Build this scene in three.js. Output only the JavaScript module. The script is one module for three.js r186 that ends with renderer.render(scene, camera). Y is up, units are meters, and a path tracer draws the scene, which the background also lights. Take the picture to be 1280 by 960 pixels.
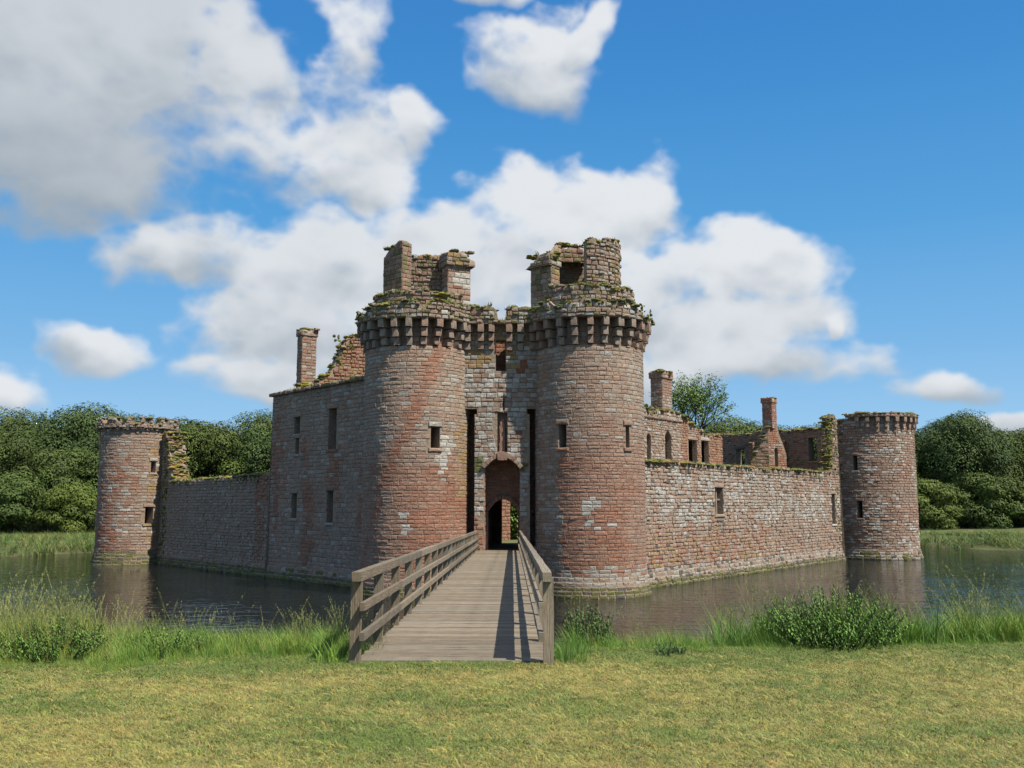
import * as THREE from 'three';
import { mergeGeometries } from 'three/addons/utils/BufferGeometryUtils.js';

// ------------------------------------------------------------------ camera, sky, sun, exposure
const scene = new THREE.Scene();
const camera = new THREE.PerspectiveCamera(43.6028, 4 / 3, 0.1, 3000);
camera.position.set(0, 4.1, 0);
camera.rotation.x = THREE.MathUtils.degToRad(7.219);
const renderer = new THREE.WebGLRenderer({ antialias: true });
renderer.toneMapping = THREE.LinearToneMapping;
renderer.toneMappingExposure = 1.45;
renderer.shadowMap.enabled = true;

const sun = new THREE.DirectionalLight(new THREE.Color(1.0, 0.94, 0.83), 5.0);
sun.position.set(0.56 * 120, 1.0 * 120, 0.46 * 120 - 50);
sun.target.position.set(0, 0, -50);
sun.castShadow = true;
sun.shadow.mapSize.set(4096, 4096);
Object.assign(sun.shadow.camera, { left: -90, right: 90, top: 90, bottom: -90, near: 1, far: 400 });
scene.add(sun, sun.target);

// ------------------------------------------------------------------ noise and random numbers
function rng(seed) { let a = seed >>> 0; return () => { a = (a + 0x6D2B79F5) | 0; let t = Math.imul(a ^ (a >>> 15), 1 | a); t = (t + Math.imul(t ^ (t >>> 7), 61 | t)) ^ t; return ((t ^ (t >>> 14)) >>> 0) / 4294967296; }; }
const PERM = new Uint8Array(512); { const r = rng(77), p = [...Array(256).keys()]; for (let i = 255; i > 0; i--) { const j = Math.floor(r() * (i + 1)); [p[i], p[j]] = [p[j], p[i]]; } for (let i = 0; i < 512; i++) PERM[i] = p[i & 255]; }
const fade = t => t * t * t * (t * (t * 6 - 15) + 10), lerp = (a, b, t) => a + (b - a) * t, clamp = (x, a = 0, b = 1) => x < a ? a : x > b ? b : x;
const sstep = (a, b, x) => { const t = clamp((x - a) / (b - a)); return t * t * (3 - 2 * t); };
function grad(h, x, y, z) { h &= 15; const u = h < 8 ? x : y, v = h < 4 ? y : h === 12 || h === 14 ? x : z; return ((h & 1) ? -u : u) + ((h & 2) ? -v : v); }
function noise(x, y, z = 0) {            // about -1 .. 1
  const fx = Math.floor(x), fy = Math.floor(y), fz = Math.floor(z), X = fx & 255, Y = fy & 255, Z = fz & 255; x -= fx; y -= fy; z -= fz;
  const u = fade(x), v = fade(y), w = fade(z), A = PERM[X] + Y, AA = PERM[A] + Z, AB = PERM[A + 1] + Z, B = PERM[X + 1] + Y, BA = PERM[B] + Z, BB = PERM[B + 1] + Z;
  return lerp(lerp(lerp(grad(PERM[AA], x, y, z), grad(PERM[BA], x - 1, y, z), u), lerp(grad(PERM[AB], x, y - 1, z), grad(PERM[BB], x - 1, y - 1, z), u), v),
    lerp(lerp(grad(PERM[AA + 1], x, y, z - 1), grad(PERM[BA + 1], x - 1, y, z - 1), u), lerp(grad(PERM[AB + 1], x, y - 1, z - 1), grad(PERM[BB + 1], x - 1, y - 1, z - 1), u), v), w);
}
function fbm(x, y, z, oct) { let a = 0.5, s = 0; for (let i = 0; i < oct; i++) { s += a * noise(x, y, z); x *= 2.03; y *= 2.03; z *= 2.03; a *= 0.5; } return s; }   // about -0.6 .. 0.6

// ------------------------------------------------------------------ sky: blue air with cumulus, by azimuth and elevation in degrees
{
  const W = 4096, Hh = 2048, data = new Float32Array(W * Hh * 4);
  // azimuth (from the bridge's axis, clockwise), elevation, half width, half height, greyness
  const blobs = [[-26.0, 24.2, 12.2, 8.4, .6], [-27.2, 18.9, 8.2, 4.2, 1.0], [-16.6, 24.6, 4.4, 4.2, .3, .15], [-10.2, 20.8, 5.2, 5.2, .15, .34], [-9.3, 25.6, 2.0, 4.6, .1, .42], [-15.4, 20.0, 5.2, 2.9, .2, .38], [-10.0, 18.3, 5.0, 2.0, .2, .15], [-6.2, 22, 2.6, 2.2, .1, .3],
    [1.5, 25.5, 4.6, 2.8, .1], [4.6, 26.6, 1.6, 1.9, .1], [-18, 14.1, 6.4, 2.6, .25], [-10.6, 13.6, 7.8, 3.3, .3], [-3.9, 14.3, 6.7, 3.8, .25], [2.9, 16.7, 6.3, 3.9, .15], [7.6, 17.3, 3.3, 3.2, .08], [4.4, 12.4, 9.5, 3.9, .25],
    [13.9, 13.6, 5.2, 2.6, .12], [12.0, 10.4, 8.2, 3.0, .3], [13.6, 8.0, 7.8, 1.9, .3], [-3.9, 9.6, 12, 3.6, .34], [-12.4, 10.4, 7, 3.2, .34], [2.9, 7.6, 13, 2.6, .36], [-14, 7.4, 6, 1.6, .3], [18.9, 10, .9, .8, 0], [-23.9, 8.6, 3.7, 1.5, .15], [-28.6, 5.3, 3.4, 1.8, .1],
    [24.6, 6.4, 3.3, 1.1, .15], [27.4, 4.3, 3.4, 1, .15], [-2, 29.4, 2.9, .9, 0]];
  const r = rng(5150);
  for (let k = 0; k < 46; k++) {                                   // the rest of the sky carries the same kind of clouds
    const az = -180 + (k + r()) / 46 * 360, el = 5 + 60 * Math.pow(r(), 1.3); if (Math.abs(az) < 44 && el < 44) continue;
    const s = (.5 + r()) * (0.45 + el / 40); const n = 3 + Math.floor(r() * 4);
    for (let j = 0; j < n; j++) blobs.push([az + (r() - .5) * 15 * s / Math.cos(el * Math.PI / 180), el + (r() - .5) * 5 * s, (3 + 5 * r()) * s / Math.cos(el * Math.PI / 180), (1.6 + 2.4 * r()) * s, .1 + .3 * r()]);
  }
  const stops = [[-90, .32, .44, .52], [-2, .42, .62, .80], [0, .42, .64, .84], [4, .33, .585, .85], [9, .2, .465, .79], [16, .10, .355, .71], [24, .058, .268, .63], [32, .042, .21, .56], [55, .030, .155, .48], [90, .026, .135, .44]];
  const near = [...Array(360)].map((_, a) => blobs.filter(b => { let d = Math.abs(((a - 180 + .5 - b[0] + 540) % 360) - 180); return d < b[2] * 1.75 + 4; }));
  for (let j = 0; j < Hh; j++) {
    const el = ((j + .5) / Hh - .5) * 180, ce = Math.cos(el * Math.PI / 180), y = Math.sin(el * Math.PI / 180);
    let q = 1; while (q < stops.length - 1 && stops[q][0] < el) q++;
    const a = stops[q - 1], b = stops[q], t = clamp((el - a[0]) / (b[0] - a[0])), base = [lerp(a[1], b[1], t), lerp(a[2], b[2], t), lerp(a[3], b[3], t)];
    for (let i = 0; i < W; i++) {
      const ang = ((i + .5) / W - .5) * 2 * Math.PI, o = (j * W + i) * 4, az = (((ang * 180 / Math.PI + 90) + 540) % 360) - 180;
      let cr = base[0], cg = base[1], cb = base[2];
      if (el > -1 && el < 75) {
        const x = Math.cos(ang) * ce, z = Math.sin(ang) * ce;
        const list = near[Math.floor(az + 180) % 360];
        let any = false; for (const B of list) { const de = el - B[1]; if (Math.abs(de) < B[3] * 1.9 + 3.5) { any = true; break; } }
        if (any) {
          const w1 = fbm(x * 9 + 3.1, y * 9, z * 9, 3), w2 = fbm(x * 9, y * 9 + 7.7, z * 9 + 2.2, 3);
          const az2 = az + (w1 * 4.2) / ce, el2 = el + w2 * 2.6;
          let m = -9, hs = 0, ws = 0, gs = 0;
          for (const B of list) {
            let da = az2 - B[0]; if (da > 180) da -= 360; if (da < -180) da += 360;
            const ex = da / B[2], ey = (el2 - B[1]) / (B[3] * (el2 > B[1] ? 1.05 : .95)), f = 1 - ex * ex - ey * ey - (B[5] ?? 0);
            if (f > m) m = f;
            if (f > -.9) { const w = Math.exp(3.2 * f); ws += w; hs += w * ey; gs += w * B[4]; }
          }
          if (m > -1.1) {
            let bil = 0, amp = .5, fx = x * 12, fy = y * 17, fz = z * 12; for (let k = 0; k < 7; k++) { bil += amp * (1 - 1.7 * Math.abs(noise(fx, fy, fz))); fx *= 2.1; fy *= 2.1; fz *= 2.1; amp *= .47; }
            const nz = bil - .49, dens = Math.min(m, .85) + nz * .95 + fbm(x * 34, y * 44, z * 34, 4) * .42 + .02;
            const hg = clamp(hs / ws * .5 + .5), alpha = sstep(lerp(-.16, -.02, hg), lerp(1.0, .6, hg), dens) * .98;
            if (alpha > .002) {
              const hgt = hs / ws, g = gs / ws;
              const lit = clamp(sstep(-1.05, .6, hgt + nz * .8 + fbm(x * 14, y * 22, z * 14 + 9, 3) * .9) * (1 - g * .75) + (1 - g) * .12);
              const thin = 1 - sstep(.1, .75, dens) * .35;
              const L = clamp(lit * .86 + thin * .16);
              const wr = lerp(.27, .80, L), wg = lerp(.335, .825, L), wb = lerp(.40, .855, L);
              cr = lerp(cr, wr, alpha); cg = lerp(cg, wg, alpha); cb = lerp(cb, wb, alpha);
            }
          }
        }
      }
      data[o] = cr * .70; data[o + 1] = cg * .70; data[o + 2] = cb * .70; data[o + 3] = 1;
    }
  }
  const sky = new THREE.DataTexture(data, W, Hh, THREE.RGBAFormat, THREE.FloatType);
  sky.mapping = THREE.EquirectangularReflectionMapping; sky.magFilter = sky.minFilter = THREE.LinearFilter; sky.needsUpdate = true;
  scene.background = sky; scene.environment = sky;
}

// ------------------------------------------------------------------ helpers for things and parts
const taken = {};
function numbered(name) { const n = taken[name] = (taken[name] ?? -1) + 1; return n ? `${name}_${String(n).padStart(3, '0')}` : name; }
function shade(o) { o.castShadow = o.receiveShadow = true; return o; }
function thing(name, label, category, x, y, d, group) {             // d: metres out from the camera along the bridge's axis
  const g = new THREE.Group(); g.name = numbered(name); g.position.set(x, y, -d); g.userData = { label, category, kind: 'thing' }; if (group) g.userData.group = group; scene.add(g); return g;
}
function part(parent, name, geo, mat, kind) { const m = shade(new THREE.Mesh(geo, mat)); m.name = name; if (kind) m.userData.kind = kind; parent.add(m); return m; }
function structure(name, geo, mat, label) { const m = shade(new THREE.Mesh(geo, mat)); m.name = name; m.userData = { kind: 'structure', label, category: name.replace(/_/g, ' ') }; scene.add(m); return m; }
function geometry(pos, idx, uv, col) {
  const g = new THREE.BufferGeometry(); g.setAttribute('position', new THREE.Float32BufferAttribute(pos, 3)); if (uv) g.setAttribute('uv', new THREE.Float32BufferAttribute(uv, 2)); if (col) g.setAttribute('color', new THREE.Float32BufferAttribute(col, 3));
  if (idx) g.setIndex(idx); g.computeVertexNormals(); return g;
}
function copies(parent, name, geo, mat, list, kind = 'stuff') {     // list: [matrix, colour]
  const m = shade(new THREE.InstancedMesh(geo, mat, list.length)); m.name = name; if (kind) m.userData.kind = kind;
  list.forEach(([mt, c], i) => { m.setMatrixAt(i, mt); if (c) m.setColorAt(i, c); }); parent.add(m); return m;
}
const V = (x, y, z) => new THREE.Vector3(x, y, z), C = (r, g, b) => new THREE.Color().setRGB(r, g, b);
function tile(size, fn, channels, srgb) {                           // a wrapping texture computed per pixel; fn(u, v) with u, v in 0..1
  const d = new Uint8Array(size * size * 4);
  for (let j = 0; j < size; j++) for (let i = 0; i < size; i++) { const c = fn(i / size, j / size), o = (j * size + i) * 4; for (let k = 0; k < 3; k++) d[o + k] = clamp(channels === 3 ? c[k] : c) * 255; d[o + 3] = 255; }
  const t = new THREE.DataTexture(d, size, size); t.wrapS = t.wrapT = THREE.RepeatWrapping; t.magFilter = t.minFilter = THREE.LinearFilter; t.generateMipmaps = false; if (srgb) t.colorSpace = THREE.SRGBColorSpace; t.needsUpdate = true; return t;
}
function wrapNoise(u, v, f, oct, s = 0) {                           // seamless fbm
  const n = (a, b) => fbm(a * f + s, b * f + s * 1.7, s, oct), w = (t) => sstep(0, 1, t);
  return lerp(lerp(n(u, v), n(u - 1, v), w(u)), lerp(n(u, v - 1), n(u - 1, v - 1), w(u)), w(v));
}

// ------------------------------------------------------------------ materials
const stoneMap = tile(512, (u, v) => { const a = wrapNoise(u, v, 6, 5, 3.3), b = wrapNoise(u, v, 42, 3, 8.1), sp = wrapNoise(u, v, 13, 5, 14.2), pit = wrapNoise(u, v, 30, 3, 31), l = .64 + a * .34 + b * .26 - sstep(.16, .3, pit) * .16; const k = sstep(.04, .24, sp) * .30; return [l + k * .72, l + k * 1.08, l + k * 1.2]; }, 3, false);
const stoneBump = tile(512, (u, v) => .5 + wrapNoise(u, v, 9, 5, 21) * .7 + wrapNoise(u, v, 45, 3, 5) * .3, 1);
const RED = [.368, .170, .104], GREY = [.385, .298, .226];
const palette = [];
for (let k = 0; k < 6; k++) for (let b = 0; b < 4; b++) { const t = k / 5, m = [.80, .94, 1.06, 1.18][b]; palette.push([0, 1, 2].map(i => lerp(RED[i], GREY[i], t) * m * 1.02)); }
palette.push([.56, .51, .44], [.44, .39, .33], [.14, .15, .04], [.21, .185, .08], [.39, .255, .12], [.15, .125, .10], [.32, .11, .055]);   // 24 pale lichen, 25 grey lichen, 26 moss, 27 dull moss, 28 ochre, 29 dark crust, 30 rust red
const stoneOpts = { map: stoneMap, bumpMap: stoneBump, bumpScale: .03, roughness: .95 };
const stoneMats = palette.map(c => new THREE.MeshStandardMaterial({ ...stoneOpts, color: C(...c) }));
const stoneMerged = new THREE.MeshStandardMaterial({ ...stoneOpts, vertexColors: true });
const coreMat = new THREE.MeshStandardMaterial({ map: stoneMap, bumpMap: stoneBump, bumpScale: .03, roughness: 1, color: C(.36, .265, .19) });
const mossMat = new THREE.MeshStandardMaterial({ roughness: 1, color: C(1, 1, 1), bumpMap: stoneBump, bumpScale: .03 });
const leafMat = new THREE.MeshStandardMaterial({ roughness: .8, vertexColors: true, side: THREE.DoubleSide });
const bladeMat = new THREE.MeshPhysicalMaterial({ roughness: .75, color: C(1, 1, 1), side: THREE.DoubleSide, transmission: .25, thickness: 0 });
const barkMat = new THREE.MeshStandardMaterial({ roughness: 1, color: C(.10, .08, .06), map: stoneMap, bumpMap: stoneBump, bumpScale: .05 });

// ------------------------------------------------------------------ stones: eight rough block shapes, unit size, back at z = 0
const stoneShapes = [];
for (let s = 0; s < 8; s++) {
  const r = rng(900 + s), j = a => (r() - .5) * a, pos = [], uv = [], idx = [];
  const ix = .045, iy = .085, ou = r() * 3, ov = r() * 3;
  const outer = [[-.5, -.5], [.5, -.5], [.5, .5], [-.5, .5]].map(([x, y]) => [x + j(.05), y + j(.075)]);
  const ring = [...outer.map(([x, y]) => [x, y, 0]), ...outer.map(([x, y]) => [x, y, .74 + j(.14)]), ...outer.map(([x, y]) => [x * (1 - 2 * ix * (.6 + r() * .8)), y * (1 - 2 * iy * (.5 + r())), .95 + j(.16)])];
  ring.push([j(.3), j(.3), 1.06 + j(.2)]);
  for (const p of ring) { pos.push(...p); uv.push(p[0] * .5 + ou, p[1] * .25 + ov + p[2] * .06); }
  for (let k = 0; k < 4; k++) { const n = (k + 1) % 4; for (const o of [0, 4]) idx.push(o + k, o + n, o + 4 + n, o + k, o + 4 + n, o + 4 + k); idx.push(8 + k, 8 + n, 12); }
  const g = geometry(pos, idx, uv).toNonIndexed(); g.computeVertexNormals(); stoneShapes.push(g);
}

const CAM = V(0, 4.1, 0);
class Masonry {                                                     // one wall or tower: core of mortar and rubble, dressed with separate stones
  constructor(name, label, category, x, d, seed, group) { this.base = V(x, 0, -d); this.g = thing(name, label, category, x, 0, d, group); this.r = rng(seed); this.stones = []; this.core = []; this.moss = []; this.tufts = []; this.seed = seed; }
  local(p) { return V(p[0] - this.base.x, p[1], p[2] - this.base.z); }
  stone(map, u, v, w, h, proud, pal, tilt = 0) {
    const p = this.local(map(u, v, -.06)), q = this.local(map(u, v, .14)), up = this.local(map(u, v + .05, 0)).sub(this.local(map(u, v - .05, 0))).normalize();
    const N = q.clone().sub(p).normalize(), X = up.clone().cross(N).normalize(), Y = N.clone().cross(X);
    const m = new THREE.Matrix4().makeBasis(X, Y, N); if (tilt) m.multiply(new THREE.Matrix4().makeRotationZ(tilt));
    m.scale(V(w, h, .06 + proud)).setPosition(p);
    const wp = p.clone().add(this.base), to = CAM.clone().sub(wp), dist = to.length(), cos = N.dot(to) / dist;
    this.stones.push({ m, pal, s: Math.floor(this.r() * 8), score: cos > .12 ? w * h * cos / (dist * dist) : 0 });
  }
  face(map, o) {
    const r = this.r, open = o.open ?? [], th = o.thick ?? .8, u0 = o.u0 ?? 0, u1 = o.u1, top = o.top, v0 = o.v0 ?? 0;
    // core
    if (!o.noCore) {
      const cuts = new Set([u0, u1]); const n = Math.ceil((u1 - u0) / (o.seg ?? .35)); for (let i = 1; i < n; i++) cuts.add(u0 + (u1 - u0) * i / n);
      for (const q of open) { cuts.add(q.u0); cuts.add(q.u1); if (q.arch) for (let i = 1; i < 10; i++) cuts.add(lerp(q.u0, q.u1, i / 10)); }
      const us = [...cuts].filter(u => u >= u0 && u <= u1).sort((a, b) => a - b), pos = [], idx = [], uv = [];
      const quad = (a, b, c, d, ua, ub, uc, ud) => { const k = pos.length / 3; for (const p of [a, b, c, d]) { const q = this.local(p); pos.push(q.x, q.y, q.z); } uv.push(...ua, ...ub, ...uc, ...ud); idx.push(k, k + 1, k + 2, k, k + 2, k + 3); };
      const oTop = (q, u) => q.arch ? q.t - q.arch * Math.pow(Math.abs((u - (q.u0 + q.u1) / 2) / ((q.u1 - q.u0) / 2)), 1.9) : q.t;
      for (let i = 0; i + 1 < us.length; i++) {
        const a = us[i], b = us[i + 1]; if (b - a < 1e-4) continue; const mid = (a + b) / 2;
        const holes = open.filter(q => q.u0 < mid && q.u1 > mid).sort((p, q) => p.b - q.b);
        let lo = [v0, v0]; const spans = [];
        for (const q of holes) { spans.push([lo, [q.b, q.b]]); lo = [oTop(q, a), oTop(q, b)]; }
        spans.push([lo, [Math.max(top(a), lo[0] + .01), Math.max(top(b), lo[1] + .01)]]);
        spans.forEach(([l, h], k) => {
          if (h[0] - l[0] < 1e-3 && h[1] - l[1] < 1e-3) return;
          const steps = Math.max(1, Math.ceil((h[0] - l[0]) / (o.stepV ?? .48)));
          for (let s = 0; s < steps; s++) {
            const f0 = s / steps, f1 = (s + 1) / steps, la = lerp(l[0], h[0], f0), lb = lerp(l[1], h[1], f0), ha = lerp(l[0], h[0], f1), hb = lerp(l[1], h[1], f1);
            quad(map(a, la, 0), map(b, lb, 0), map(b, hb, 0), map(a, ha, 0), [a, la], [b, lb], [b, hb], [a, ha]);
            quad(map(b, lb, -th), map(a, la, -th), map(a, ha, -th), map(b, hb, -th), [b, lb], [a, la], [a, ha], [b, hb]);
          }
          quad(map(a, h[0], 0), map(b, h[1], 0), map(b, h[1], -th), map(a, h[0], -th), [a, 0], [b, 0], [b, th], [a, th]);
          quad(map(a, l[0], -th), map(b, l[1], -th), map(b, l[1], 0), map(a, l[0], 0), [a, th], [b, th], [b, 0], [a, 0]);
        });
      }
      for (const q of open) for (const [u, s] of [[q.u0, 1], [q.u1, -1]]) { const t = oTop(q, u); const A = map(u, q.b, 0), B = map(u, q.b, -th), D = map(u, t, -th), E2 = map(u, t, 0); s > 0 ? quad(A, B, D, E2, [0, q.b], [th, q.b], [th, t], [0, t]) : quad(B, A, E2, D, [th, q.b], [0, q.b], [0, t], [th, t]); }
      if (!o.closed) for (const [u, s] of [[u0, -1], [u1, 1]]) { const t = top(u), A = map(u, v0, 0), B = map(u, v0, -th), D = map(u, t, -th), E2 = map(u, t, 0); s > 0 ? quad(A, B, D, E2, [0, v0], [th, v0], [th, t], [0, t]) : quad(B, A, E2, D, [th, v0], [0, v0], [0, t], [th, t]); }
      this.core.push(geometry(pos, idx, uv).toNonIndexed());
    }
    if (o.plain) return;
    // dressed lintels and sills
    const blocked = [];
    for (const q of open) {
      if (q.bare) continue; const e = .10 + r() * .05, lh = .2 + r() * .05;
      if (!q.arch) { this.stone(map, (q.u0 + q.u1) / 2, q.t + lh / 2 + .005, q.u1 - q.u0 + 2 * e, lh, .06, o.color((q.u0 + q.u1) / 2, q.t, r)); blocked.push([q.u0 - e, q.u1 + e, q.t, q.t + lh]); }
      this.stone(map, (q.u0 + q.u1) / 2, q.b - .085, q.u1 - q.u0 + 2 * e, .15, .075, o.color((q.u0 + q.u1) / 2, q.b, r)); blocked.push([q.u0 - e, q.u1 + e, q.b - .17, q.b]);
    }
    const rough = o.rough ?? .3, [c0, c1] = o.course ?? [.2, .27], [l0, l1] = o.len ?? [.32, .75], gap = o.gap ?? .004;
    const oTop = (q, u) => q.arch ? q.t - q.arch * Math.pow(Math.abs((u - (q.u0 + q.u1) / 2) / ((q.u1 - q.u0) / 2)), 1.9) : q.t;
    let vmax = -9; for (let i = 0; i <= 60; i++) vmax = Math.max(vmax, top(lerp(u0, u1, i / 60)));
    for (let v = v0 + .01; v < vmax + .1;) {
      const h = lerp(c0, c1, r()), vm = v + h / 2, bad = [];
      for (const q of open) { let a = null, b = null; for (let i = 0; i <= 24; i++) { const u = lerp(q.u0, q.u1, i / 24); if (q.b < vm + h * .3 && oTop(q, u) > vm - h * .3) { a ??= u; b = u; } } if (a !== null) bad.push([a, b]); }
      for (const b of blocked) if (b[2] < vm + h * .35 && b[3] > vm - h * .35) bad.push([b[0], b[1]]);
      bad.sort((a, b) => a[0] - b[0]);
      for (let u = u0 - r() * l0 * .6; u < u1;) {
        const big = r() < .12 ? 1.35 : 1; let a = Math.max(u, u0), b = Math.min(u + lerp(l0, l1, r() * r() * .6 + r() * .4) * big, u1); if (u1 - b < l0 * .4) b = u1; u = b;
        for (const [x, y] of bad) if (x < b && y > a) { if (x - a > y - b && x - a > .1) { b = x; if (y < u) u = Math.max(y, b); } else if (b - y > .1) a = Math.max(a, y); else { a = b; } }
        if (b - a < .09) continue;
        const um = (a + b) / 2, tt = Math.min(top(a + .03), top(b - .03)); if (v + h * .75 > tt + (o.over ?? .03)) continue;
        if (b - a > .3 && h > .2 && r() < .1) { for (const k of [.25, .75]) this.stone(map, um, v + h * k, b - a - gap, h / 2 - gap, (o.proud ?? .02) * .7 + r() * .03, o.color(um, vm, r)); continue; }
        const hh = h * (1 - r() * rough * .45), ww = (b - a) * (1 - r() * rough * .12);
        this.stone(map, um, v + hh / 2 + (h - hh) * r(), ww - gap, hh - gap, (o.proud ?? .02) * .7 + r() * (o.var ?? .035) * (.4 + rough * .8), o.color(um, vm, r), (r() - .5) * rough * .10);
      }
      v += h;
    }
  }
  wallhead(map, u0, u1, top, th, dense, green = .8, tuft = .5) {     // moss cushions, loose stones and tufts growing on a broken top
    const r = this.r, n = Math.ceil((u1 - u0) * dense * 7);
    for (let i = 0; i < n; i++) {
      const u = lerp(u0, u1, r()), w = -th * r() * 1.02 + .03, y = top(u), p = this.local(map(u, y, w));
      if (r() < .86) { const s = .06 + r() * r() * .17, m = new THREE.Matrix4().makeRotationY(r() * 6.3).scale(V(s * (1 + r()), s * (.35 + r() * .5), s * (1 + r()))).setPosition(p.x, p.y + s * .05, p.z); const k = r(); this.moss.push([m, r() < green ? C(lerp(.06, .185, k), lerp(.08, .17, k), .02 + .02 * r()) : C(.16 + .1 * k, .11 + .06 * k, .05)]); }
      else this.stone((a, b, c) => map(a, b, c + w), u, y + .02, .12 + r() * .24, .08 + r() * .12, .08 + r() * .13, 12 + Math.floor(r() * 12), (r() - .5) * .6);
      if (r() < tuft * .5) { const s = 1.6 + r() * 3.0; this.tufts.push([new THREE.Matrix4().makeRotationY(r() * 6.3).scale(V(s * 1.3, s, s * 1.3)).setPosition(p.x, p.y, p.z), C(.10 + .16 * r(), .16 + .10 * r(), .03)]); }
    }
  }
  hang(map, u0, u1, v0, v1, n, size = 1) {                           // cushions of moss on a face
    const r = this.r; for (let i = 0; i < n; i++) { const u = lerp(u0, u1, r()), v = lerp(v0, v1, Math.pow(r(), .8)), p = this.local(map(u, v, .03)), s = (.04 + r() * r() * .10) * size, k = r(); this.moss.push([new THREE.Matrix4().makeRotationFromEuler(new THREE.Euler(r() * 6, r() * 6, r() * 6)).scale(V(s * 1.2, s * 1.3, s * .7)).setPosition(p), C(lerp(.06, .17, k), lerp(.075, .16, k), .026)]); }
  }
  done(coreName = 'rubble_core') {
    if (this.core.length) part(this.g, coreName, mergeGeometries(this.core), coreMat);
    const by = this.stones.sort((a, b) => b.score - a.score), pick = by.slice(0, 300).filter(s => s.score > 0), rest = by.slice(pick.length);
    for (const s of pick) { const m = part(this.g, 'stone', stoneShapes[s.s], stoneMats[s.pal]); m.applyMatrix4(s.m); }
    if (rest.length) {
      const N = stoneShapes[0].attributes.position.count, pos = new Float32Array(rest.length * N * 3), nor = new Float32Array(rest.length * N * 3), uv = new Float32Array(rest.length * N * 2), col = new Float32Array(rest.length * N * 3), v = V(0, 0, 0), nm = new THREE.Matrix3(), r = this.r;
      rest.forEach((s, k) => {
        const g = stoneShapes[s.s], P = g.attributes.position, Q = g.attributes.normal, U = g.attributes.uv, c = palette[s.pal], ou = r() * 5, ov = r() * 5; nm.getNormalMatrix(s.m);
        for (let i = 0; i < N; i++) { const o = k * N + i; v.fromBufferAttribute(P, i).applyMatrix4(s.m).toArray(pos, o * 3); v.fromBufferAttribute(Q, i).applyMatrix3(nm).normalize().toArray(nor, o * 3); uv[o * 2] = U.getX(i) + ou; uv[o * 2 + 1] = U.getY(i) + ov; col[o * 3] = c[0]; col[o * 3 + 1] = c[1]; col[o * 3 + 2] = c[2]; }
      });
      const g = new THREE.BufferGeometry(); for (const [n, a, s] of [['position', pos, 3], ['normal', nor, 3], ['uv', uv, 2], ['color', col, 3]]) g.setAttribute(n, new THREE.BufferAttribute(a, s));
      part(this.g, 'stonework', g, stoneMerged, 'stuff');
    }
    if (this.moss.length) copies(this.g, 'moss', mossGeo, mossMat, this.moss);
    if (this.tufts.length) copies(this.g, 'grass_tufts', tuftGeos[1], bladeMat, this.tufts);
    return this.g;
  }
}
const flat = (x, d, ux, ud, nx, nd) => (u, v, w) => [x + ux * u + nx * w, v, -(d + ud * u + nd * w)];
const round = (x, d, R, flare = .22, fh = .95) => (u, v, w) => { const q = R + (v < fh ? flare * (fh - Math.max(v, 0)) / fh : 0) + w, t = u / R; return [x + q * Math.sin(t), v, -(d - q * Math.cos(t))]; };

// moss cushion and grass tufts
const mossGeo = (() => { const g = new THREE.IcosahedronGeometry(1, 2), p = g.attributes.position; for (let i = 0; i < p.count; i++) { const v = V(p.getX(i), p.getY(i), p.getZ(i)), k = 1 + noise(v.x * 1.6 + 5, v.y * 1.6, v.z * 1.6) * .45 + noise(v.x * 4, v.y * 4, v.z * 4 + 3) * .25; p.setXYZ(i, v.x * k, v.y * k, v.z * k); } g.computeVertexNormals(); return g; })();
function bladeTuft(seed, n, len, wid, spread, lean, segs = 2) {
  const r = rng(seed), pos = [], idx = [];
  for (let i = 0; i < n; i++) {
    const a = r() * 6.283, R = spread * Math.sqrt(r()), bx = Math.cos(a) * R, bz = Math.sin(a) * R, L = len * (.55 + .6 * r()), dir = r() * 6.283, ln = lean * (.3 + r()), w = wid * (.7 + .6 * r()), px = -Math.sin(dir + .6), pz = Math.cos(dir + .6), k = pos.length / 3;
    for (let s = 0; s <= segs; s++) { const t = s / segs, out = ln * t * t * L, y = L * t * (1 - .35 * ln * t); const hw = w * .5 * (1 - t * .9), x = bx + Math.cos(dir) * out, z = bz + Math.sin(dir) * out; if (s < segs) pos.push(x - px * hw, y, z - pz * hw, x + px * hw, y, z + pz * hw); else pos.push(x, y, z); }
    for (let s = 0; s < segs - 1; s++) idx.push(k + s * 2, k + s * 2 + 1, k + s * 2 + 3, k + s * 2, k + s * 2 + 3, k + s * 2 + 2);
    idx.push(k + segs * 2 - 2, k + segs * 2 - 1, k + segs * 2);
  }
  return geometry(pos, idx);
}
const tuftGeos = [bladeTuft(1, 9, .042, .005, .035, 1.5), bladeTuft(2, 10, .07, .009, .04, 1.1), bladeTuft(3, 9, .04, .005, .04, 1.9)];

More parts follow.
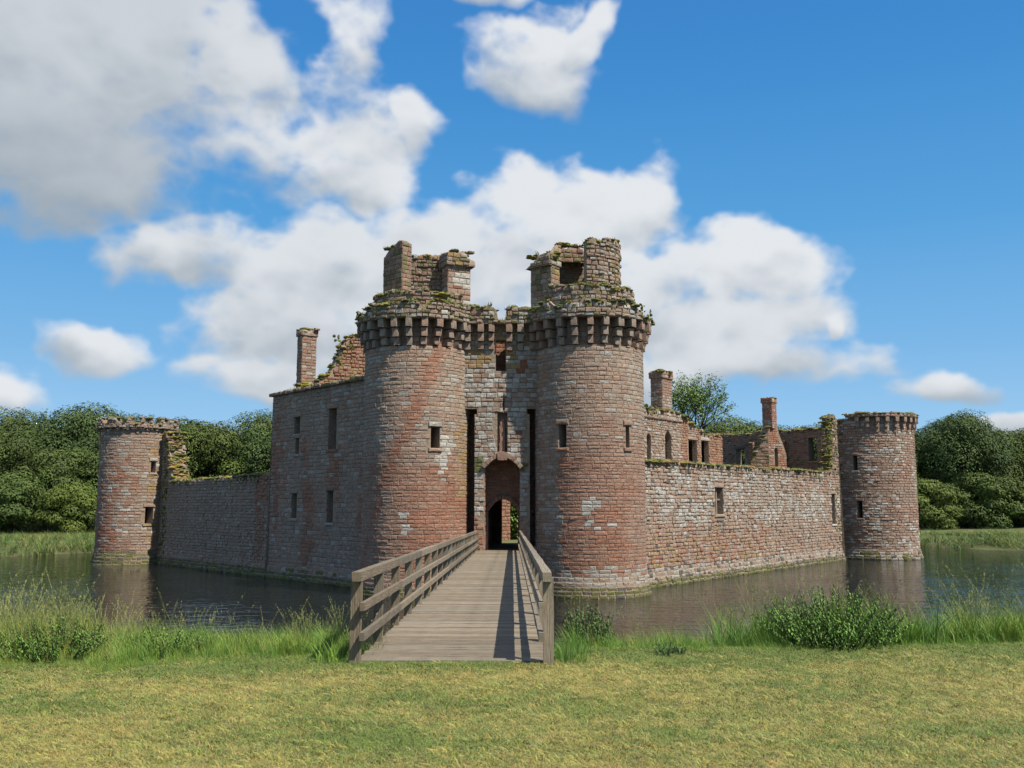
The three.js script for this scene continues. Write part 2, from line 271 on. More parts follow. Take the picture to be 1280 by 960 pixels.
// ------------------------------------------------------------------ ground, moat, courtyard
const MOAT = [[-52, 26], [-40, 18.5], [-15, 17], [0, 16.5], [15, 17], [36, 18.5], [50, 28], [58, 50], [54, 76], [47.2, 89.8], [40.5, 96.8], [20, 104], [-10, 104], [-30, 96], [-36.7, 87], [-41, 77.4], [-55, 64], [-60, 44]];
function moatDistance(x, d) {                                       // below zero over water
  let best = 1e9, inside = false;
  for (let i = 0, j = MOAT.length - 1; i < MOAT.length; j = i++) {
    const [ax, ay] = MOAT[j], [bx, by] = MOAT[i], dx = bx - ax, dy = by - ay, t = clamp(((x - ax) * dx + (d - ay) * dy) / (dx * dx + dy * dy)), ex = x - ax - dx * t, ey = d - ay - dy * t;
    best = Math.min(best, ex * ex + ey * ey); if ((by > d) !== (ay > d) && x < (ax - bx) * (d - by) / (ay - by) + bx) inside = !inside;
  }
  return (inside ? -1 : 1) * Math.sqrt(best) + noise(x * .22, d * .22, 4) * .5;
}
function ground(x, d) {
  const s = moatDistance(x, d), nearSide = 1 - sstep(22, 40, d), rise = lerp(1.15, 2.45, nearSide), wd = lerp(3.2, 5.2, nearSide);
  let h = s < 0 ? Math.max(-1.4, s * .4) : rise * Math.pow(sstep(-.2, wd, s), .8);
  h += sstep(4, 12, s) * (noise(x * .12, d * .12, 1) * .08 + noise(x * .5, d * .5, 2) * .025) * (d < 30 ? .6 : 1.6);
  if (d > 40) h += sstep(8, 60, s) * (.7 + .6 * sstep(10, 60, x)) + sstep(60, 300, s) * 2.5;
  const on = sstep(1.35, 1.15, Math.abs(x + .63)) * sstep(10.45, 10.8, d) * sstep(17, 12, d); h = lerp(h, Math.min(h, 2.30 - (d - 10) * .1), on);   // dug away under the bridge's end
  return h;
}
const dryness = (x, d) => clamp(.57 + sstep(2.2, .6, Math.abs(x + .63)) * sstep(8.8, 9.8, d) * .3 + fbm(x * .55 + 9, d * .9, 3, 4) * 1.35 + fbm(x * 3.1, d * 3.1, 8, 3) * .55 - sstep(9.0, 10.6, d + noise(x * .8, 3, 1) * .5 - (x > 0 ? .8 : 0)) * .75);
{
  const axis = (lo, a, b, hi, fine) => { const out = [], push = v => out.push(v); let s = fine; for (let v = a; v <= b + 1e-6; v += fine) push(v); for (let v = b, st = fine; v < hi;) { st *= 1.16; v += st; push(Math.min(v, hi)); } const left = []; for (let v = a, st = fine; v > lo;) { st *= 1.16; v -= st; left.unshift(Math.max(v, lo)); } return [...left, ...out]; };
  const xs = axis(-900, -11, 11, 900, .22), ds = axis(-400, 3, 19, 1500, .22), pos = [], idx = [], uv = [], col = [];
  for (const d of ds) for (const x of xs) {
    const s = moatDistance(x, d); pos.push(x, ground(x, d), -d); uv.push(x / 2.5, d / 2.5);
    const near = d < 26 && Math.abs(x) < 60, k = near ? dryness(x, d) : .25 + fbm(x * .03, d * .03, 2, 3) * .6;
    let c = [lerp(.07, .19, k), lerp(.10, .165, k), lerp(.02, .06, k)];
    if (s < 1.2) { const t = sstep(1.2, .2, s); c = [lerp(c[0], .09, t), lerp(c[1], .075, t), lerp(c[2], .045, t)]; }
    col.push(...c);
  }
  const nx = xs.length; for (let j = 0; j + 1 < ds.length; j++) for (let i = 0; i + 1 < nx; i++) { const a = j * nx + i; idx.push(a, a + 1, a + nx + 1, a, a + nx + 1, a + nx); }
  const gmap = tile(512, (u, v) => { const a = wrapNoise(u, v, 60, 3, 4), b = wrapNoise(u, v, 14, 4, 9), l = .78 + a * .55 + b * .4; return [l, l, l * .95]; }, 3), gb = tile(512, (u, v) => .5 + wrapNoise(u, v, 70, 3, 2), 1);
  structure('ground', geometry(pos, idx, uv, col), new THREE.MeshStandardMaterial({ vertexColors: true, map: gmap, bumpMap: gb, bumpScale: .03, roughness: 1 }), 'grassy ground with dry mown lawn around the moat');
  const wn = (() => {                                                // ripples: slopes of a wrapping height field
    const S = 512, h = new Float32Array(S * S); for (let b = 0; b < S; b++) for (let a = 0; a < S; a++) { const u = a / S, v = b / S; h[b * S + a] = wrapNoise(u, v, 9, 2, 1) * 1.0 + wrapNoise(u, v, 26, 2, 6) * .55 + wrapNoise(u, v, 60, 2, 11) * .2; }
    const at = (a, b) => h[((b + S) % S) * S + (a + S) % S]; return tile(S, (u, v) => { const a = Math.round(u * S), b = Math.round(v * S), k = 2.0, x = (at(a - 1, b) - at(a + 1, b)) * k, y = (at(a, b - 1) - at(a, b + 1)) * k, l = Math.hypot(x, y, 1); return [x / l * .5 + .5, y / l * .5 + .5, .5 / l + .5]; }, 3);
  })();
  const wg = new THREE.PlaneGeometry(170, 130).rotateX(-Math.PI / 2); { const p = wg.attributes.position, q = wg.attributes.uv; for (let i = 0; i < p.count; i++) q.setXY(i, p.getX(i) / 11, p.getZ(i) / 7); }
  const w = structure('moat_water', wg, new THREE.MeshPhysicalMaterial({ color: C(.009, .011, .010), roughness: .04, ior: 1.33, normalMap: wn }), 'dark rippled water of the moat mirroring castle and sky');
  w.position.set(0, 0, -68);
  const cy = new THREE.Shape([[-7, 51.5], [5.5, 50.5], [26, 77.5], [-25, 70]].map(([x, d]) => new THREE.Vector2(x, d)));
  const cg = new THREE.ExtrudeGeometry(cy, { depth: 2.6, bevelEnabled: false }).rotateX(-Math.PI / 2); cg.translate(0, -.72, 0);
  structure('courtyard', cg, new THREE.MeshStandardMaterial({ color: C(.13, .14, .05), map: gmap, roughness: 1 }), 'grass floor of the courtyard inside the castle walls');
}

// ------------------------------------------------------------------ colours of the masonry
const tone = (mix, br, r) => clamp(Math.round(clamp(mix) * 5 + (r() - .5) * 1.4), 0, 5) * 4 + clamp(Math.round(clamp(br) * 3 + (r() - .5) * 1.5), 0, 3);
const patch = (u, v, cu, cv, ru, rv, s) => 1 - Math.hypot((u - cu) / ru, (v - cv) / rv) + fbm(u * 1.3 + s, v * 1.3, s, 3) * 1.2;
const N2 = (u, v, s, f = .45) => fbm(u * f + s * 3.1, v * f, s * 1.7, 4) * 1.5;
const wet = (v, r, u, s) => v < .5 + noise(u * .7, s, 2) * .2 ? (r() < .55 ? 27 : r() < .5 ? 26 : 29) : -1;

// a square stack of masonry: chimney, pier
function pier(M, x, d, ang, w, dep, y0, top, color, o = {}) {
  const ux = Math.cos(ang), ud = Math.sin(ang), vx = -ud, vd = ux;   // u to the side, v away from the camera
  const hx = w / 2, hd = dep / 2, q = (a, b) => [x + ux * a + vx * b, d + ud * a + vd * b];
  const T = (X, D) => top(X, D);
  const sides = [[q(-hx, -hd), [ux, ud], [-vx, -vd], w], [q(hx, -hd), [vx, vd], [ux, ud], dep], [q(hx, hd), [-ux, -ud], [vx, vd], w], [q(-hx, hd), [-vx, -vd], [-ux, -ud], dep]];
  for (const [[px, pd], [a, b], [nx, nd], L] of sides) { const m = flat(px, pd, a, b, nx, nd); M.face(m, { u1: L, v0: y0, top: u => T(px + a * u, pd + b * u), color, noCore: true, course: [.19, .26], len: [.25, .6], ...o }); }
  const n = 5, pos = [], idx = []; for (let j = 0; j <= n; j++) for (let i = 0; i <= n; i++) { const [X, D] = q(lerp(-hx + .01, hx - .01, i / n), lerp(-hd + .01, hd - .01, j / n)), p = M.local([X, T(X, D) - .04, -D]); pos.push(p.x, p.y, p.z); }
  const k0 = pos.length / 3; for (let j = 0; j <= n; j++) for (let i = 0; i <= n; i++) { const k = (j * (n + 1) + i) * 3; pos.push(pos[k], y0, pos[k + 2]); }
  for (let j = 0; j < n; j++) for (let i = 0; i < n; i++) { const a = j * (n + 1) + i; idx.push(a, a + 1, a + n + 2, a, a + n + 2, a + n + 1); }
  const rim = []; for (let i = 0; i < n; i++) rim.push(i); for (let j = 0; j < n; j++) rim.push(j * (n + 1) + n); for (let i = n; i > 0; i--) rim.push(n * (n + 1) + i); for (let j = n; j > 0; j--) rim.push(j * (n + 1));
  rim.forEach((a, i) => { const b = rim[(i + 1) % rim.length]; idx.push(a, a + k0, b + k0, a, b + k0, b); });
  const g = geometry(pos, idx); g.setAttribute('uv', new THREE.Float32BufferAttribute(pos.filter((_, i) => i % 3 !== 2), 2)); M.core.push(g.toNonIndexed());
  M.wallhead((u, v, w2) => { const [X, D] = q(lerp(-hx, hx, u), lerp(-hd, hd, -w2)); return [X, v, -D]; }, .05, .95, () => T(x, d), 1, o.moss ?? 2.2, .85, .3);
  return sides;
}
// corbel: three stepped stones with worn noses
function softBox(w, h, d, seed) { const r = rng(seed), g = new THREE.BoxGeometry(w, h, d, 2, 2, 2), p = g.attributes.position; const jit = {}; for (let i = 0; i < p.count; i++) { const x = p.getX(i), y = p.getY(i), z = p.getZ(i), key = [x, y, z].map(a => a.toFixed(3)).join(); jit[key] ??= [r() - .5, r() - .5, r() - .5]; const e = (Math.abs(x) > w * .4) + (Math.abs(y) > h * .4) + (Math.abs(z) > d * .4), k = e >= 2 ? .90 : 1; p.setXYZ(i, x * k + jit[key][0] * .03, y * k + jit[key][1] * .03, z * k + jit[key][2] * .03); } g.computeVertexNormals(); return g; }
const corbels = [0, 1, 2].map(s => mergeGeometries([softBox(.33, .42, .86, 10 + s).translate(0, -.22, .43 - .4), softBox(.315, .42, .70, 20 + s).translate(0, -.65, .35 - .4), softBox(.30, .38, .54, 30 + s).translate(0, -1.06, .27 - .4)]));
function corbelRow(M, map, us, y, scale = 1, skip = () => false) {
  const r = M.r; for (const u of us) { if (skip(u, r)) continue; const p = M.local(map(u, y, 0)), q = M.local(map(u, y, 1)).sub(p); const m = part(M.g, 'corbel', corbels[Math.floor(r() * 3)], stoneMats[[18, 14, 22, 14, 17, 21, 13][Math.floor(r() * 7)]]); m.position.copy(p); m.rotation.set(0, Math.atan2(q.x, q.z) + (r() - .5) * .08, (r() - .5) * .05); m.scale.set(scale * (.86 + .16 * r()), scale * (.97 + .06 * r()), scale * (.92 + .14 * r())); }
}
function cap(M, x, d, R, y, name) { const g = new THREE.CylinderGeometry(R, R, .25, 40); part(M.g, name, g, new THREE.MeshStandardMaterial({ color: C(.12, .12, .05), map: stoneMap, roughness: 1 })).position.set(x - M.base.x, y, -d - M.base.z); }  // unseen disk added inside a tower top to keep daylight out

// ------------------------------------------------------------------ gatehouse: two drum towers
const GR = { x: 3.72, d: 46.2, R: 2.62 }, GL = { x: -4.62, d: 46.45, R: 2.52 };
function gateTower(G, label, seed, color, open, parTop, extras) {
  const M = new Masonry('gatehouse_tower', label, 'tower', G.x, G.d, seed), m = round(G.x, G.d, G.R), half = Math.PI * G.R;
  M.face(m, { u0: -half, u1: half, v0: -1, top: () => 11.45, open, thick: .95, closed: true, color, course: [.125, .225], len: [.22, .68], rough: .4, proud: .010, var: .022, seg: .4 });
  M.face(round(G.x, G.d, G.R - .24, 0, 0), { u0: -half, u1: half, v0: 11.2, top: () => 12.7, thick: .5, closed: true, color, seg: .4 });
  const mc = round(G.x, G.d, G.R, 0, 0), mp = round(G.x, G.d, G.R + .40, 0, 0), hp = Math.PI * (G.R + .40), n = 25;
  corbelRow(M, mc, [...Array(n)].map((_, i) => (i / n * 2 - 1) * half + .2), 12.74);
  const grey = (u, v, r) => r() < .16 ? 25 : r() < .1 ? 24 : r() < .16 ? 27 : tone(.8, .45, r);
  const pm = (u, v, w) => { const t = u / (G.R + .4), q = G.R + .4 + w; return [G.x + q * Math.sin(t), v, -(G.d - q * Math.cos(t))]; };
  M.face(pm, { u0: -hp, u1: hp, v0: 12.72, top: u => parTop(u / (G.R + .4)), thick: .85, closed: true, color: grey, course: [.16, .24], len: [.22, .5], rough: .9, proud: .02, var: .08 });
  M.wallhead(pm, -hp * .8, hp * .8, u => parTop(u / (G.R + .4)), .9, 3.4, .9, .55);
  M.hang(pm, -hp * .5, hp * .5, 12.8, 13.5, 80, .8);
  cap(M, G.x, G.d, G.R - .5, 12.6, 'added_shade_roof');
  extras?.(M);
  M.done();
}
const deg = Math.PI / 180, win = (R, a, b, v0, v1) => ({ u0: a * deg * R, u1: b * deg * R, b: v0, t: v1 });
const capGrey = (u, v, r) => r() < .2 ? 25 : r() < .14 ? 27 : r() < .1 ? 28 : tone(.72, .42, r);
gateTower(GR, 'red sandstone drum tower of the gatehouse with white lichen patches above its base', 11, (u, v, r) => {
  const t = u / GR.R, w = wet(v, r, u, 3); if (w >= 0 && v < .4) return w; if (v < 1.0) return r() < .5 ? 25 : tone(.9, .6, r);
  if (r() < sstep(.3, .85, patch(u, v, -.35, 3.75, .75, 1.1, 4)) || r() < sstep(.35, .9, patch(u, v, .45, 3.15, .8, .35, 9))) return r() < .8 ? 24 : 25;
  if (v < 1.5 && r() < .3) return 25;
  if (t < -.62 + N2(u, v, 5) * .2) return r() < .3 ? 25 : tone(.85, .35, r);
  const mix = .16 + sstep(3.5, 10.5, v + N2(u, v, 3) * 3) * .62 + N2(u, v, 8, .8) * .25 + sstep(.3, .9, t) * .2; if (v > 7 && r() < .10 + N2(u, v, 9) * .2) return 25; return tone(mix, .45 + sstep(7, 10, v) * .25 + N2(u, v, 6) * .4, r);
}, [win(GR.R, -37.0, -28.2, 6.74, 7.8), win(GR.R, 35.0, 40.2, 6.74, 7.75)], t => 13.42 + fbm(t * 3 + 2, 1, 5, 3) * .75 - sstep(.75, 1.0, t) * .5 - sstep(-.7, -1.0, t) * .1, M => {
  // ruined cap house: pier with a flared head, sunk back wall under a lintel, curved rubble mass
  pier(M, 1.62, 45.95, .86, .62, 1.30, 13.1, (X, D) => 16.05 + noise(X * 1.6, D * 1.6, 3) * .35 + (X - 1.5) * .45, capGrey, { rough: .35, course: [.22, .3] });
  pier(M, 1.52, 45.97, .86, .90, 1.55, 15.62, (X, D) => 16.12 + noise(X * 1.9, D * 1.9, 7) * .35 + (X - 1.4) * .62, capGrey, { rough: .8 });
  pier(M, 3.05, 47.3, .15, 2.2, .7, 13.1, (X, D) => 16.6 + noise(X * 1.5, D, 9) * .35, capGrey, { rough: .7 });
  pier(M, 2.95, 46.4, .15, 1.5, .75, 15.95, (X, D) => 16.75 + noise(X * 2.5, D, 4) * .3 - Math.abs(X - 2.9) * .25, (u, v, r) => r() < .3 ? 27 : tone(.35, .35, r), { rough: .9 });
  const rm = round(3.4, 46.1, 1.85, 0, 0); M.face(rm, { u0: .1, u1: 3.4, v0: 13.0, top: u => 16.5 + noise(u * 1.4, 2, 2) * .45 + sstep(.3, 1.6, u) * .35 - sstep(2.6, 3.4, u) * .8, thick: .85, color: capGrey, course: [.15, .24], len: [.18, .42], rough: 1, proud: .03, var: .09 });
  M.wallhead(rm, .1, 3.3, u => 16.45 + noise(u * 1.4, 2, 2) * .45 + sstep(.3, 1.6, u) * .35, .8, 2.2, .8, .3);
  const sm = round(3.5, 46.1, 2.45, 0, 0); M.face(sm, { u0: -2.2, u1: 3.2, v0: 13.0, top: u => 14.25 + noise(u, 4, 4) * .3, thick: .5, color: capGrey, course: [.15, .24], len: [.18, .42], rough: 1, var: .09 }); M.wallhead(sm, -2.2, 3.1, u => 14.25 + noise(u, 4, 4) * .3, .5, 3.2, .9, .8);
});
gateTower(GL, 'red sandstone drum tower of the gatehouse beside the tall range with slit windows', 12, (u, v, r) => {
  const t = u / GL.R, w = wet(v, r, u, 5); if (w >= 0 && v < .4) return w;
  if (r() < sstep(.3, .85, patch(u, v, -.22, 3.4, .45, .8, 4)) || r() < sstep(.35, .9, patch(u, v, -.5, 2.75, .85, .35, 6))) return r() < .8 ? 24 : 25;
  if (v > 4.9 && r() < sstep(.2, .8, patch(u, v, 1.5, 6.4, .6, 1.6, 9))) return r() < .6 ? 25 : 24; if (t > .95 && v < 8 && v > 4.5 && r() < .5) return 28;
  const band = 1 - Math.abs(u - (1.2 - (11 - v) * .42)) / .6; // red streak running down across the upper drum
  let mix = .8 - clamp(band + N2(u, v, 3, .8) * .4) * .8; if (v < 6.6) mix = Math.min(mix, .12 + sstep(4.4, 7, v + N2(u, v, 4) * 2) * .5 + sstep(.1, -.5, t) * .35); if (v > 7 && mix > .6 && r() < .2 + N2(u, v, 9) * .25) return 25; return tone(mix + N2(u, v, 8, .9) * .25, .48 + sstep(7, 10, v) * .3 + N2(u, v, 6) * .4, r);
}, [win(GL.R, 20.6, 30.6, 6.73, 7.72)], t => 13.45 + fbm(t * 3 + 7, 1, 5, 3) * .7 - sstep(-.75, -1.05, t) * .45, M => {
  pier(M, -5.62, 46.0, .80, .56, 1.45, 13.1, (X, D) => 16.75 + noise(X * 1.7, D * 1.7, 5) * .3 + (X + 5.7) * .25 - sstep(-6.1, -6.5, X) * .4, (u, v, r) => r() < .25 ? 27 : tone(.5, .3, r), { rough: .3 });
  pier(M, -4.3, 47.0, .10, 1.7, .8, 13.1, (X, D) => 16.4 + noise(X * 1.8, D, 6) * .35, capGrey, { rough: 1, len: [.16, .4], course: [.14, .22], var: .1 });
  pier(M, -2.75, 46.3, .42, 1.16, .8, 13.1, (X, D) => 16.0 + noise(X, D, 6) * .1, (u, v, r) => r() < .3 ? 24 : r() < .12 ? 30 : tone(.6, .8, r), { course: [.2, .3], len: [.3, .62], rough: .25 });
  pier(M, -2.70, 46.3, .42, 1.44, 1.08, 15.72, (X, D) => 16.5 + noise(X * 2.3, D * 2.3, 8) * .4 - Math.abs(X + 3) * .3, capGrey, { rough: .9 });
  const sm = round(-4.45, 46.3, 2.4, 0, 0); M.face(sm, { u0: -2.6, u1: 2.4, v0: 13.0, top: u => 14.0 + noise(u * 1.2, 4, 9) * .35, thick: .5, color: capGrey, course: [.15, .24], len: [.18, .42], rough: 1, var: .09 }); M.wallhead(sm, -2.6, 2.4, u => 14.0 + noise(u * 1.2, 4, 9) * .35, .5, 3.4, .9, .9);
});

// ------------------------------------------------------------------ gate wall between the towers
{
  const M = new Masonry('gate_wall', 'lichened entrance wall with arched gate, niche and cross slit between the drum towers', 'gatehouse', -.5, 45.6, 21), x0 = -2.75, m = flat(x0, 45.55, 1, 0, 0, -1);
  const o = (a, b, v0, v1, e) => ({ u0: a - x0, u1: b - x0, b: v0, t: v1, bare: true, ...e });
  const gate = o(-1.3, .38, 1.2, 6.38, { arch: .55 });
  const open = [gate, o(-2.60, -1.78, 2.2, 8.42), o(-2.68, -1.66, 8.42, 8.68), o(.84, 1.30, 2.2, 8.42), o(.72, 1.36, 8.42, 8.68), o(-.70, -.22, 6.62, 8.5), o(-.78, -.30, 10.5, 12.0), o(-.425, -.365, 8.62, 9.35)];
  const color = (u, v, r) => {
    const X = u + x0; if ((X < -1.3 || X > .38) && v < 6.3) { if (v > 5.6 && r() < .55) return 26; if (v < 2.6) return r() < .4 ? 27 : tone(.2, .5, r); return v < 3.6 ? tone(.2, .5, r) : r() < .55 ? 25 : r() < .25 ? 24 : tone(.8, .5, r); }
    if (patch(X, v, .55, 10.7, .35, .6, 3) > .4 || patch(X, v, .3, 7.4, .3, .5, 5) > .5) return 30; if (v > 10.6 && r() < .4) return 28;
    return r() < .42 ? 25 : r() < .25 ? 24 : tone(.78 + N2(u, v, 3) * .5, .5, r);
  };
  M.face(m, { u1: 4.2, v0: 1.2, top: () => 12.85, open, thick: .7, color, course: [.18, .27], len: [.2, .55], rough: .6, proud: .025, var: .05, seg: .3 });
  // backs of the deep slots, the niche and its worn carving
  const back = flat(x0, 46.9, 1, 0, 0, -1), gateIn = o(-1.17, .31, 1.2, 4.42, { arch: .62 });
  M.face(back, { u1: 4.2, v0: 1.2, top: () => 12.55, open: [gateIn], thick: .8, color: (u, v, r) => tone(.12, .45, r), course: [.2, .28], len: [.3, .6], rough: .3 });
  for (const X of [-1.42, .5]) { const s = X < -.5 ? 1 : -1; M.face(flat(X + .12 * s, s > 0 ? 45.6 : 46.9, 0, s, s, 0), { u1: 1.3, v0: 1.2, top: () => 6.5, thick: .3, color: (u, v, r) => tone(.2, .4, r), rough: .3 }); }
  M.face(flat(x0 + 1.95, 45.95, 1, 0, 0, -1), { u1: .7, v0: 6.5, top: () => 8.6, thick: .25, color: (u, v, r) => tone(.55, .6, r), course: [.35, .5], len: [.7, .8], rough: .2 });
  for (const [w, h, y] of [[.30, .55, 6.55], [.24, .5, 7.05], [.28, .42, 7.5], [.2, .35, 7.88]]) { const p = part(M.g, 'worn_carving', softBox(w, h, .3, Math.round(y * 10)), stoneMats[Math.round(y * 10) % 3 + 9]); p.position.set(.04, y + h / 2, -.28); }
  const cb = part(M.g, 'corbel_bracket', softBox(.5, .42, .55, 4), stoneMats[9]); cb.position.set(.04, 6.42, .06);
  const bar = part(M.g, 'painted_slit_arm', softBox(.26, .06, .03, 3), new THREE.MeshStandardMaterial({ color: C(.03, .025, .02), roughness: 1 })); bar.position.set(.105, 9.26, .10);  // near-black bar: the darkness of an open slit arm, painted on the face
  // arch rings of separate wedge stones
  const ring = (q, D, dep, pal, cnt) => { for (let i = 0; i < cnt; i++) { const f = (i + .5) / cnt, at = t => { const u = lerp(q.u0, q.u1, t), k = Math.abs(t * 2 - 1); return [u, q.t - q.arch * Math.pow(k, 1.9)]; }, a = at(f - .45 / cnt), b = at(f + .45 / cnt), ang = Math.atan2(b[1] - a[1], b[0] - a[0]), L = Math.hypot(b[0] - a[0], b[1] - a[1]); const p = part(M.g, 'voussoir', softBox(L + .03, .21, dep, i + cnt), stoneMats[pal[i % pal.length]]); p.position.set(lerp(a[0], b[0], .5) + x0 - M.base.x - Math.sin(ang) * .10, lerp(a[1], b[1], .5) + Math.cos(ang) * .10, -D - M.base.z + dep * .2); p.rotation.z = ang; } };
  ring(gate, 45.55, .34, [17, 14, 18, 9, 21], 11); ring(gateIn, 46.9, .3, [5, 9, 6, 10], 11);
  // passage
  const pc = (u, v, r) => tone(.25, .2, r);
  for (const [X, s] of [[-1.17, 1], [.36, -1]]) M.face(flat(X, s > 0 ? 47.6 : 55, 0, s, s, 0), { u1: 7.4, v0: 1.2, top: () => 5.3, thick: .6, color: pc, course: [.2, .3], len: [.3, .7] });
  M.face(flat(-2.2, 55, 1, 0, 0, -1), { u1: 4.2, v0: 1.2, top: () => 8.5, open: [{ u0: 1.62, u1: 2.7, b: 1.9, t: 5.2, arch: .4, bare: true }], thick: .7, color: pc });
  const roof = part(M.g, 'passage_vault', new THREE.BoxGeometry(2.6, .4, 8.2), coreMat); roof.position.set(.1, 5.45, -5.6);
  const fl = part(M.g, 'passage_floor', new THREE.BoxGeometry(1.62, .3, 9.6), new THREE.MeshStandardMaterial({ color: C(.2, .16, .12), map: stoneMap, roughness: 1 })); fl.position.set(.08, 1.83, -5.2);
  // machicolation and broken parapet
  const cm = flat(0, 45.2, 1, 0, 0, -1); corbelRow(M, flat(0, 45.5, 1, 0, 0, -1), [-2.12, -1.5, -.98, -.14, .42, .98], 12.74);
  const par = u => u + x0 > -.72 && u + x0 < -.3 ? 12.85 : 13.5 + noise(u * 2.2, 1, 3) * .22;
  const pm = flat(x0, 45.12, 1, 0, 0, -1); M.face(pm, { u1: 4.2, v0: 12.72, top: par, thick: .8, color: (u, v, r) => r() < .3 ? 27 : r() < .3 ? 25 : tone(.6, .4, r), course: [.15, .22], len: [.2, .45], rough: 1, var: .08, seg: .1 });
  M.wallhead(pm, .1, 4.1, par, .75, 3.2, .9, .7);
  M.done();
}

// ------------------------------------------------------------------ east side: tall range, curtain wall, corner tower
const batter = (f, k = .3, hgt = 1) => (u, v, w) => f(u, v, w + (v < hgt ? k * (hgt - Math.max(v, 0)) / hgt : 0));
const LW = { x: -8.09, d: 49.72, ux: -.654, ud: .756, nx: -.756, nd: -.654 }, onL = (u, w = 0) => [LW.x + LW.ux * u + LW.nx * w, LW.d + LW.ud * u + LW.nd * w];
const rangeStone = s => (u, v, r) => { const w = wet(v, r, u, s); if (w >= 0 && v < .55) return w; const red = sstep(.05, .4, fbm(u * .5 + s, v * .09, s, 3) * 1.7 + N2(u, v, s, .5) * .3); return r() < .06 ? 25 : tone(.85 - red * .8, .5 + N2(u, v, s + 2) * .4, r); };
{
  const M = new Masonry('range_block', 'tall dark range with slit windows, mossy wallhead and a single chimney', 'building', LW.x, LW.d, 31), m = batter(flat(LW.x, LW.d, LW.ux, LW.ud, LW.nx, LW.nd), .18, .8);
  const op = (a, b, v0, v1) => ({ u0: a, u1: b, b: v0, t: v1 });
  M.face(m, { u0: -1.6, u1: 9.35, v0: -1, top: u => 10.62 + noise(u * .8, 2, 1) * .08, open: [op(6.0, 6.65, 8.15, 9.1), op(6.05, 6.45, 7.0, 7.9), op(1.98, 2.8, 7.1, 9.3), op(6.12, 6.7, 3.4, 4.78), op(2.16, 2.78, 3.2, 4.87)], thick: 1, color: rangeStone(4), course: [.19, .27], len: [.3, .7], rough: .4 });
  for (const [u, v0, v1] of [[2.39, 7.1, 9.3], [2.47, 3.2, 4.87]]) { const p = M.local(m(u, (v0 + v1) / 2, -.35)), b = part(M.g, 'mullion', new THREE.BoxGeometry(.1, v1 - v0, .14), stoneMats[17]); b.position.copy(p); b.rotation.y = Math.atan2(LW.nx, -LW.nd); }
  for (let u = -1.5; u < 9.2;) { const L = .4 + M.r() * .5; M.stone(m, u + L / 2, 10.62, L - .02, .2, .2 + M.r() * .05, M.r() < .5 ? 27 : tone(.7, .3, M.r)); u += L; }
  M.wallhead(m, -1.5, 9.3, u => 10.68 + noise(u * .8, 2, 1) * .08, 1.05, 3.4, .9, .6);
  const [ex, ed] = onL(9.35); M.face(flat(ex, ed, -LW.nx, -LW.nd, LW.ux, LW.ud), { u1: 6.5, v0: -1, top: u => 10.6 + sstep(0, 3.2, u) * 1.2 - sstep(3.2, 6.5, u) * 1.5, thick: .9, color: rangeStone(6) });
  const [ix, id] = onL(9.35, -6.5); M.face(flat(ix, id, -LW.ux, -LW.ud, -LW.nx, -LW.nd), { u1: 10.4, v0: -1, top: u => 9.8 + noise(u, 3, 3) * .3, open: [op(2, 3.1, 6.5, 8.6), op(6, 7.1, 6.5, 8.6), op(4, 5, 1.9, 4)], thick: .8, color: (u, v, r) => tone(.4, .5, r) });
  { const f = part(M.g, 'added_shade_roof', new THREE.BoxGeometry(10.3, .3, 5.6), coreMat), [fx, fd] = onL(4.1, -3.75); f.position.set(fx - M.base.x, 9.9, -fd - M.base.z); f.rotation.y = Math.atan2(LW.nx, -LW.nd); }  // unseen slab added over the roofless range so its windows look dark
  const chim = (u, v, r) => r() < .14 ? 25 : tone(.45, .5, r), [cx, cd] = [-12.25, 56.6];
  pier(M, cx, cd, .71, .92, .62, 10.2, () => 14.35, chim, { course: [.16, .22], len: [.22, .46], rough: .3 });
  pier(M, cx, cd, .71, 1.06, .76, 14.1, (X, D) => 14.5 + noise(X * 3, D * 3, 1) * .12, chim, { rough: .5 });
  pier(M, cx - .1, cd + .05, .71, 1.5, .9, 10.0, (X, D) => 11.2 - Math.abs(X - cx) * .5, chim, { rough: .6, moss: 4 });
  const gm = flat(-11.3, 54.0, .86, .5, .5, -.86), gt = u => 10.9 + sstep(0, .9, u) * .6 + sstep(.8, 2.3, u) * 2.5 + noise(u * 2.4, 5, 2) * .28; M.face(gm, { u1: 4.6, v0: 8, top: gt, thick: .7, color: (u, v, r) => r() < .16 ? 28 : r() < .1 ? 27 : tone(.2, .5, r), course: [.14, .22], len: [.18, .42], rough: 1, var: .08 }); M.wallhead(gm, 0, 4.4, gt, .65, 3, .7, .5); M.hang(gm, 1.2, 2.4, 12, 13.8, 30);
  M.done();
}
